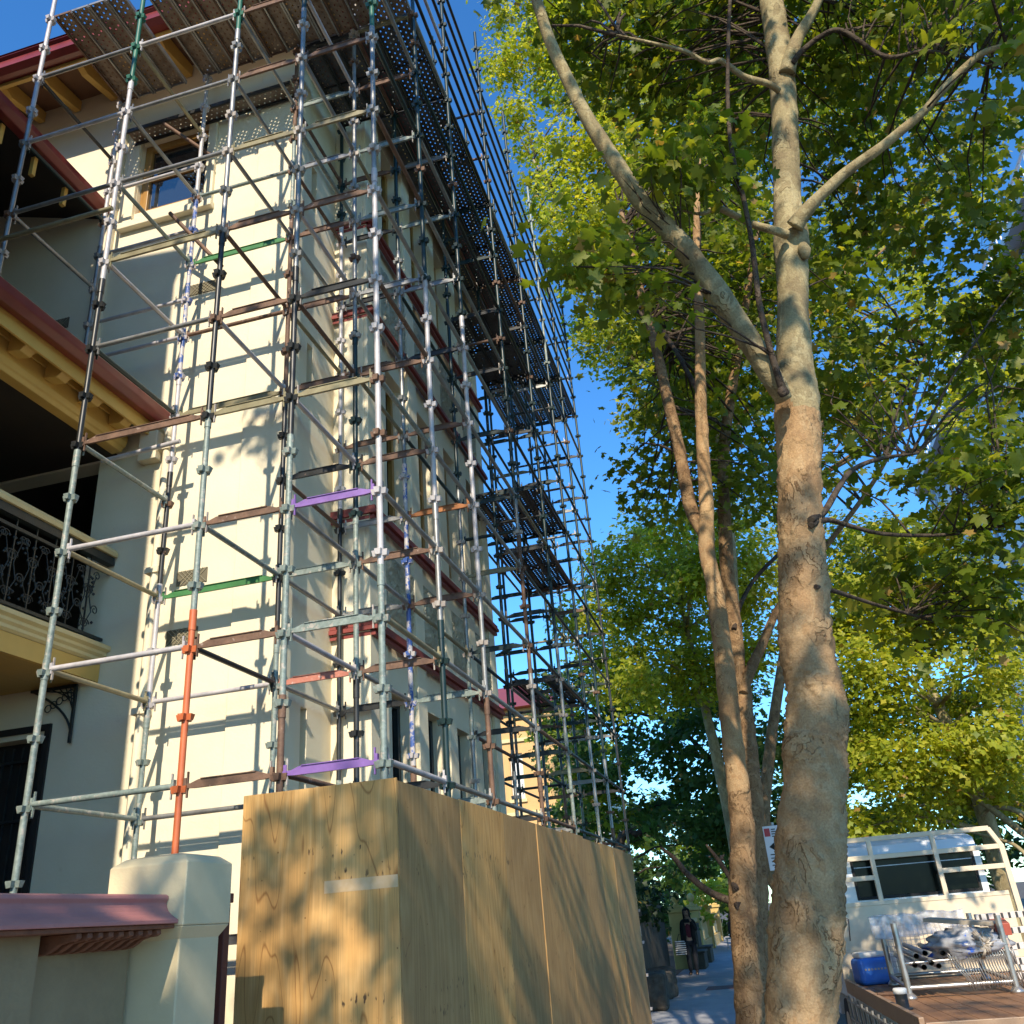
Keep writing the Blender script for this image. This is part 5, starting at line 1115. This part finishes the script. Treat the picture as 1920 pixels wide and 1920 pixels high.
# wire hook hanging on the headboard
mb = MB(); hx0, hz0 = hb(1572,1725); hx1, _ = hb(1590,1725); _, hz1 = hb(1580,1765)
pz = [(hx0,hz1),(hx0,hz0),((hx0+hx1)/2,hz0+0.03),(hx1,hz0),(hx1-0.03,hz1)]; mb.path([l2w(q0,-0.05,q1) for q0,q1 in pz], [0.006]*5, 6); tag(mb.build("wire_hook", rust), "bent rusty wire loop hanging on the cream headboard", "wire")
# capped screw jack foot and dark bar on the tray boards
j0 = trayw_pt(1695,1893); mb = MB(); mb.lathe([(0.075,0.0),(0.075,0.012),(0.05,0.014),(0.05,0.115)], j0, 18, 0); mb.lathe([(0.056,0.116),(0.056,0.15),(0.048,0.158)], j0, 18, 1); tag(mb.build("screw_jack", [black, blind]), "black jack foot with a white cap standing on the brown tray boards", "jack")
p = trayw_pt(1650,1876); q = trayw_pt(1686,1876); mb = MB(); mb.tube(p+up*0.05, q+up*0.05, 0.014, 8); mb.tube(p+up*0.0, p+up*0.06, 0.012, 8); tag(mb.build("iron_bar", rust), "short dark iron bar lying beside the capped jack foot", "bar")
for i, (px_, py_, s_) in enumerate(((1600,1822,.05),(1635,1825,.07),(1625,1845,.04),(1650,1850,.035))):
    c_ = trayw_pt(px_, py_); 
lw = mat("wheel chock rubber", (0.05,0.05,0.055), (0.03,0.03,0.03), 8, 0.7)
c_ = trayw_pt(1640,1838); mb = MB(); mb.obox(c_+up*0.05, (0.16,0.14,0.10), Matrix((TX, TY, up)).transposed()); tag(mb.build("rubber_block", lw, bevel=0.012), "dark rubber block on the tray left of the stillage posts", "block")

# ------------------------------------------------------------------ parking sign behind the near trunk
sg = thing("parking_sign", (0.10, 9.0, G), "white parking sign with a red corner square on a thin pole between the two trunks", "sign")
c = at_y(1449, 1590, 9.0); m = MB(); m.tube((c.x+0.03,9.02,G), (c.x+0.03,9.02,c.z+0.22), 0.02, 10); m.build("pole", galv, sg)
m = MB(); m.bb(c.x-0.06, c.x+0.11, 8.985, 8.99, c.z-0.19, c.z+0.19); so_ = m.build("plate", mat("white sign face", (0.72,0.72,0.74), (0.66,0.66,0.69), 2, 0.4), sg, bevel=0.002)
m = MB(); m.bb(c.x-0.05, c.x+0.0, 8.981, 8.984, c.z+0.10, c.z+0.17); m.build("red_square", mat("sign red", (0.5,0.03,0.04), None, 3, 0.4), so_)
m = MB()
for k in range(4): m.bb(c.x+0.012, c.x+0.05+0.012*(k%2), 8.9815, 8.984, c.z+0.155-k*0.02, c.z+0.163-k*0.02)
m.add([(c.x-0.03,8.983,c.z+0.01),(c.x+0.02,8.983,c.z+0.045),(c.x+0.02,8.983,c.z-0.025)], [(0,1,2)]); m.bb(c.x+0.02, c.x+0.06, 8.9815, 8.984, c.z+0.0, c.z+0.02)
for k in range(4): m.bb(c.x-0.03, c.x+0.05-0.015*(k%3), 8.9815, 8.984, c.z-0.06-k*0.03, c.z-0.052-k*0.03)
m.build("lettering", darkin, so_)

# ------------------------------------------------------------------ along the footpath: fence, rocks, hedge, people
ochre = mat("ochre painted masonry", (0.58,0.42,0.15), (0.48,0.34,0.11), 3, 0.7, bump=0.15)
fence = thing("balustrade_fence", (-2.9, 33, G), "ochre masonry balustrade fence with ball topped posts along the footpath", "fence")
fyy = [30.5, 36.5, 43.0, 50.0]
for y in fyy:
    m = MB(); m.bb(-3.15, -2.65, y-0.25, y+0.25, G, -0.15); m.bb(-3.22, -2.58, y-0.32, y+0.32, -0.149, -0.03); m.bb(-3.1, -2.7, y-0.2, y+0.2, -0.029, 0.05); po = m.build("post", ochre, fence, bevel=0.02)
    f_ = MB(); f_.lathe([(0.10,0.0),(0.07,0.05),(0.05,0.08),(0.10,0.13),(0.135,0.20),(0.14,0.26),(0.12,0.33),(0.06,0.38),(0.001,0.40)], (-2.9,y,0.051), 16); f_.build("finial", ochre, po)
for y0, y1 in zip(fyy, fyy[1:]):
    m = MB(); m.bb(-3.06, -2.74, y0+0.26, y1-0.26, -0.52, -0.40); m.build("rail", ochre, fence, bevel=0.01)
    m = MB(); m.bb(-3.06, -2.74, y0+0.26, y1-0.26, G, -1.25); m.build("plinth", ochre, fence, bevel=0.01)
    k = 0
    while y0+0.5+k*0.42 < y1-0.4:
        b_ = MB(); b_.lathe([(0.075,0),(0.075,0.05),(0.045,0.12),(0.065,0.3),(0.04,0.55),(0.06,0.68),(0.07,0.729)], (-2.9,y0+0.5+k*0.42,-1.249), 8); b_.build("baluster", yelcream, fence); k += 1
sand = mat("dark sandstone", (0.11,0.088,0.062), (0.05,0.042,0.032), 5, 0.9, bump=0.6, bscale=12)
def block(name, c, s_, label, cat, rz=0.0, group=None):
    mb = MB(); mb.obox((0,0,s_[2]/2), s_); o = mb.build(name, sand, bevel=0.05); o.location = c; o.rotation_euler.z = rz
    b = o.modifiers.new("sub", 'SUBSURF'); b.subdivision_type = 'SIMPLE'; b.levels = 4; b.render_levels = 4
    tx = bpy.data.textures.new("rough", 'CLOUDS'); tx.noise_scale = 0.25; dd_ = o.modifiers.new("disp", 'DISPLACE'); dd_.texture = tx; dd_.strength = 0.10; dd_.texture_coords = 'LOCAL'
    return tag(o, label, cat, group)
block("sandstone_block", (-2.55,19.0,G), (0.7,0.9,0.62), "rough dark sandstone block nearest the end of the hoarding", "stone block", 0.1)
block("sandstone_block", (-2.65,21.0,G), (0.7,1.0,0.50), "flat topped sandstone block between the hoarding end and the walking person", "stone block", -0.1)
block("sandstone_block", (-2.75,23.2,G), (0.6,1.0,0.45), "low sandstone block half in the hedge shadow just before the walking person", "stone block", 0.15)
def planter(y, h, label):
    mb = MB(); mb.bb(-2.62, -2.2, y, y+1.3, G, G+h); mb.bb(-2.66, -2.16, y-0.04, y+1.34, G+h+0.001, G+h+0.06); mb.bb(-2.60, -2.54, y, y+1.3, G+h+0.061, G+h+0.75)
    return tag(mb.build("stone_bench", sand, bevel=0.02), label, "bench")
planter(29.6, 0.42, "grey slab bench against the first bay of the ochre fence, behind the walking person"); planter(32.6, 0.42, "grey slab bench against the ochre fence further along, second from the walking person")
hedge = thing("ivy_hedge", (-3.6, 23, G), "tall dark ivy clad wall mound in shade beyond the hoarding", "hedge")
mb = MB(); mb.bb(-4.6, -3.15, 18.0, 29.0, G, 0.15); mb.build("wall", sand, hedge, bevel=0.1)
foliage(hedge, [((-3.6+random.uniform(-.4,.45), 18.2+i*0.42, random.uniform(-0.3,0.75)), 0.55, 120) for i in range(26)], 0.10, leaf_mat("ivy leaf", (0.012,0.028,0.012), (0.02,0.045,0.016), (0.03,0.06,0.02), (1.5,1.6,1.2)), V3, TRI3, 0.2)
for o in hedge.children:
    if o.name.startswith("crown"): o.name = "ivy"
gs = thing("garden_shrub", (-3.9, 40, G), "bright green garden shrubs rising behind the ochre balustrade", "shrub")
foliage(gs, [((-3.9+random.uniform(-.6,.5), 31+i*0.6, random.uniform(-0.7,0.25)), 0.6, 90) for i in range(32)], 0.12, leafd, V3, TRI3, 0.25)
for o in gs.children: o.name = "foliage"

def skinned(name, joints, edges, m_, parent, sub=2):
    me = bpy.data.meshes.new(name); me.from_pydata([j[:3] for j in joints], edges, []); me.materials.append(m_)
    o = bpy.data.objects.new(name, me); COL.objects.link(o); o.parent = parent
    sk_ = o.modifiers.new("skin", 'SKIN'); sk_.use_smooth_shade = True
    if not me.skin_vertices: me.skin_vertices.new(name="")
    for i, j in enumerate(joints):
        me.skin_vertices[0].data[i].radius = (j[3], j[4] if len(j) > 4 else j[3])
    me.skin_vertices[0].data[0].use_root = True
    su = o.modifiers.new("sub", 'SUBSURF'); su.levels = sub; su.render_levels = sub
    return o
skin = mat("skin", (0.42,0.25,0.17), (0.36,0.21,0.14), 6, 0.5); hairm = mat("dark hair", (0.02,0.013,0.01), (0.012,0.009,0.008), 30, 0.5)
navy = mat("dark navy cloth", (0.018,0.02,0.03), (0.012,0.013,0.02), 8, 0.8); maroon = mat("maroon cloth", (0.17,0.02,0.035), (0.12,0.015,0.025), 8, 0.8); jackm = mat("black cardigan", (0.015,0.015,0.016), None, 8, 0.85)
def person(loc, rz, label, seated=False):
    p = thing("person", loc, label, "person", rz=rz)        # faces local -y
    if not seated:
        hip, kn_l, an_l, kn_r, an_r = 0.84, (-0.095,-0.05,0.45), (-0.09,0.04,0.07), (0.09,0.0,0.45), (0.085,-0.06,0.07)
        toe_l, toe_r = (-0.10,-0.10,0.03), (0.095,-0.20,0.03)
    else:
        hip, kn_l, an_l, kn_r, an_r = 0.48, (-0.11,-0.42,0.48), (-0.11,-0.40,0.08), (0.11,-0.42,0.46), (0.13,-0.36,0.08)
        toe_l, toe_r = (-0.11,-0.54,0.03), (0.14,-0.50,0.03)
    H = hip
    J = [(0,0,H,.115,.085),(0,0.0,H+.17,.10,.075),(0,0.005,H+.36,.125,.085),(0,0.01,H+.50,.09,.07),(0,0.0,H+.57,.05,.05),(0,-0.015,H+.64,.065,.078),(0,-0.02,H+.72,.072,.088),(0,-0.01,H+.78,.05,.06),
         (-.165,0.01,H+.48,.05),(-.20,0.02,H+.22,.038),(-.20,-0.06,H+.0,.028),(-.205,-0.09,H-.08,.026,.018),
         (.165,0.01,H+.48,.05)]
    if not seated: J += [(.215,-0.05,H+.24,.038),(.115,-0.20,H+.50,.028),(.07,-0.17,H+.60,.028,.018)]
    else: J += [(.20,-0.06,H+.24,.038),(.12,-0.26,H+.14,.028),(.08,-0.32,H+.14,.026,.018)]
    J += [(-.09,0,H-.06,.085),(*kn_l,.055),(*an_l,.038),(*toe_l,.034,.026),(.09,0,H-.06,.085),(*kn_r,.055),(*an_r,.038),(*toe_r,.034,.026)]
    E_ = [(0,1),(1,2),(2,3),(3,4),(4,5),(5,6),(6,7),(3,8),(8,9),(9,10),(10,11),(3,12),(12,13),(13,14),(14,15),(0,16),(16,17),(17,18),(18,19),(0,20),(20,21),(21,22),(22,23)]
    body = skinned("body", J, E_, skin, p)
    fc = Vector((0,-0.105,H+.69)); m = MB(); m.lathe([(0.001,-0.03),(0.012,-0.02),(0.015,0),(0.006,0.03)], fc, 8)                         # nose
    m.build("nose", skin, p, local=True)
    m = MB()
    for s_ in (-1, 1): m.lathe([(0.001,-0.008),(0.012,0),(0.001,0.008)], (s_*0.03,-0.095,H+.715), 8)
    m.build("eyes", darkin, p, local=True)
    m = MB(); m.bb(-0.025,0.025,-0.101,-0.09,H+.635,H+.645); m.build("mouth", maroon, p, local=True)
    for hi, base in ((11, J[11]), (15, J[15])):                       # fingers
        m = MB(); bp_ = Vector(base[:3]); d0 = (bp_-Vector(J[hi-1][:3])).normalized(); sd = Vector((1,0,0)) if hi == 11 else Vector((0.3,-0.9,0.2)).normalized()
        for k in range(4):
            o_ = bp_+sd*(k-1.5)*0.017; L = (0.065,0.075,0.07,0.055)[k]; m.path([o_, o_+d0*L*.5, o_+d0*L*.8+Vector((0,0.012,0)), o_+d0*L+Vector((0,0.03,0))], [.0085,.008,.0075,.006], 6)
        m.path([bp_-d0*0.03+sd*0.02, bp_-d0*0.0+sd*0.045, bp_+d0*0.03+sd*0.045], [.010,.009,.007], 6); m.build("hand", skin, p, local=True)
    up_ = lambda j, k: tuple(j[:3])+tuple(q+k for q in (j[3], j[4] if len(j) > 4 else j[3]))
    skinned("top", [up_(J[0],.012),up_(J[1],.012),up_(J[2],.012),up_(J[3],.008)], [(0,1),(1,2),(2,3)], maroon, p)
    JJ = [up_(J[3],.011),up_(J[8],.012),up_(J[9],.012),up_(J[10],.01),up_(J[12],.012),up_(J[13],.012),up_(J[14],.01)]
    skinned("sleeves", JJ, [(0,1),(1,2),(2,3),(0,4),(4,5),(5,6)], jackm, p)
    m = MB()                                                           # open cardigan sides and back
    for s_ in (-1, 1): m.path([(s_*.10,0.0,H+.52),(s_*.125,-0.02,H+.36),(s_*.115,-0.03,H+.16),(s_*.13,-0.03,H-.10)], [.06,.075,.07,.06], 10)
    m.path([(0,0.05,H+.50),(0,0.06,H+.3),(0,0.06,H+.1),(0,0.06,H-.10)], [.08,.085,.08,.08], 10); m.build("cardigan", jackm, p, local=True)
    skinned("trousers", [up_(J[0],.014),up_(J[16],.012),up_(J[17],.016),up_(J[18],.022),up_(J[20],.012),up_(J[21],.016),up_(J[22],.022)], [(0,1),(1,2),(2,3),(0,4),(4,5),(5,6)], navy, p)
    skinned("shoes", [up_(J[18],.012),up_(J[19],.016)], [(0,1)], darkin, p, 1); skinned("shoes", [up_(J[22],.012),up_(J[23],.016)], [(0,1)], darkin, p, 1)
    m = MB()
    for k in range(26):
        a_ = math.pi*(k/25)*1.25-math.pi*0.125; x_ = math.cos(a_)*.078; y_ = 0.0+math.sin(a_)*.075
        m.path([(x_*.3,y_*.3-0.01,H+.82),(x_,y_,H+.78),(x_*1.12,y_*1.15,H+.68),(x_*1.2,y_*1.2+.01,H+.50)], [.02,.024,.022,.012], 6)
    m.path([(0,-0.09,H+.775),(0,-0.03,H+.815),(0,.05,H+.80)], [.03,.05,.05], 10); m.build("hair", hairm, p, local=True)
    return p
pp = at_y(1303, 1828, 27.5); wpos = Vector((pp.x, 27.5, G)); person(wpos, -0.05, "person walking on the footpath in maroon top, one hand raised to the face")
tb = thing("tote_bag", wpos+Vector((-0.25,-0.06,0.5)), "black and white striped tote bag hanging from the walking person's hand", "bag")
m = MB(); m.bb(-0.17, 0.13, -0.06, 0.06, 0.0, 0.36)
sm_ = bpy.data.materials.new("striped canvas"); sm_.use_nodes = True; t = sm_.node_tree; tcs = t.nodes.new("ShaderNodeTexCoord"); wv = nod(t, "ShaderNodeTexWave", Scale=6.0, Distortion=0.0); wv.bands_direction = 'Z'; t.links.new(tcs.outputs["Object"], wv.inputs[0])
cc = ramp(t, wv.outputs[1], [(0.5,(0.02,0.02,0.03)),(0.52,(0.7,0.7,0.72))], 'CONSTANT'); t.links.new(cc, t.nodes["Principled BSDF"].inputs[0])
m.build("body", sm_, tb, local=True, bevel=0.03); m = MB(); m.path([(-0.10,0,0.35),(-0.03,0,0.52),(0.05,0,0.52),(0.07,0,0.35)], [0.01]*4, 6); m.build("handle", navy, tb, local=True)
sp_ = Vector((-1.75, 41.0, G)); person(sp_, 0.9, "person in dark clothes sitting on a low seat far along the footpath", True)
m = MB(); m.bb(-0.25, 0.25, -0.22, 0.25, 0.36, 0.42)
for sx, sy in ((-1,-1),(1,-1),(-1,1),(1,1)): m.bb(sx*.21-.02, sx*.21+.02, sy*.19-.02, sy*.19+.02, 0, 0.36)
o = m.build("stool", zinc, bevel=0.005); o.location = sp_; o.rotation_euler.z = 0.9; tag(o, "pale low stool under the seated person far along the footpath", "stool")

# ------------------------------------------------------------------ buildings further away
ob_ = thing("apartment_building", (-11, 40, G), "orange rendered building with a red tiled roof seen through the lower scaffolding", "building")
orm = mat("orange render", (0.70,0.42,0.17), (0.62,0.36,0.14), 1.5, 0.8, bump=0.05)
owin = [(-10.35,-9.75,4.9,6.9), (-10.35,-9.75,0.6,2.6), (-12.2,-11.4,4.9,6.9), (-9.0,-8.5,1.2,2.6)]
m = MB(); m.holed(1, 40, -14, -8.05, G, 8.9, owin, 0.25); m.add([(-8.05,40,G),(-8.05,50,G),(-8.05,50,8.9),(-8.05,40,8.9)], [(0,1,2,3)]); m.add([(-14,40,G),(-14,50,G),(-14,50,8.9),(-14,40,8.9)], [(3,2,1,0)]); m.build("wall", orm, ob_)
m = MB(); m.bb(-14.05, -8.0, 39.9, 39.999, 7.4, 7.55); m.bb(-14.05, -8.0, 39.9, 39.999, 4.2, 4.35); m.build("string_course", yelcream, ob_)
m = MB(); m.add([(-14.4,39.5,8.9),(-7.7,39.5,8.9),(-7.7,50.5,8.9),(-14.4,50.5,8.9),(-12,45,11.2),(-10,45,11.2)], [(0,1,5,4),(1,2,5),(2,3,4,5),(3,0,4),(3,2,1,0)]); m.build("roof", redlite, ob_)
for a_, b_2, c_2, d_2 in owin:
    m = MB(); m.bb(a_, b_2, 40.15, 40.2, c_2, d_2); wn_ = m.build("window", blind, ob_); m = MB(); m.bb(a_-.1, b_2+.1, 39.9, 39.998, c_2-.14, c_2-.001); m.build("sill", yelcream, wn_)
wb_ = thing("white_building", (-7, 52, G), "plain white rendered building low behind the orange building", "building")
m = MB(); m.bb(-9.9, -8.1, 50.6, 60, G, 6.2); m.build("wall", cabw, wb_); m = MB(); m.bb(-10.1, -7.9, 50.4, 60.2, 6.201, 6.5); m.build("parapet", blind, wb_)
tw = thing("office_tower", (18, 48, G), "tall blue grey office tower across the street at the right edge, ribbon windows", "building")
grey = mat("grey facade panel", (0.50,0.53,0.58), (0.45,0.48,0.53), 0.5, 0.45); tglass = glass_mat("blue facade glass", (0.10,0.19,0.32), 0.05)
TXX, Y0, Y1 = 16.4, 24.0, 67.0
m = MB(); m.bb(TXX+0.6, TXX+18, Y0, Y1, G, 26.0); m.build("core", mat("dark facade recess", (0.08,0.085,0.10), None, 1, 0.5), tw)
fl = G+1.0; k = 0
while fl < 26.4:
    m = MB(); m.bb(TXX, TXX+0.6-0.001, Y0, Y1, fl, fl+1.45); m.build("spandrel", grey, tw)
    if fl+3.4 < 27.5:
        wd = MB(); wd.bb(TXX+0.25, TXX+0.30, Y0+0.01, Y1-0.01, fl+1.451, fl+3.399); wo_ = wd.build("window", tglass, tw)
        mu = MB(); yy = Y0+0.6
        while yy < Y1: mu.bb(TXX+0.12, TXX+0.249, yy, yy+0.07, fl+1.452, fl+3.398); yy += 1.15
        mu.bb(TXX+0.11, TXX+0.13, Y0, Y1, fl+1.452, fl+1.50); mu.build("mullion", grey, wo_)
    fl += 3.4; k += 1
m = MB(); m.bb(TXX-0.5, TXX+18, Y0-0.2, Y1+0.2, 26.9, 27.3); m.build("roof", grey, tw)
m = MB(); yy = Y0
while yy < Y1: m.bb(TXX-0.35, TXX-0.28, yy, yy+0.05, 27.31, 28.3); yy += 0.6
m.bb(TXX-0.38, TXX-0.25, Y0, Y1, 28.31, 28.4); m.build("railing", grey, tw)
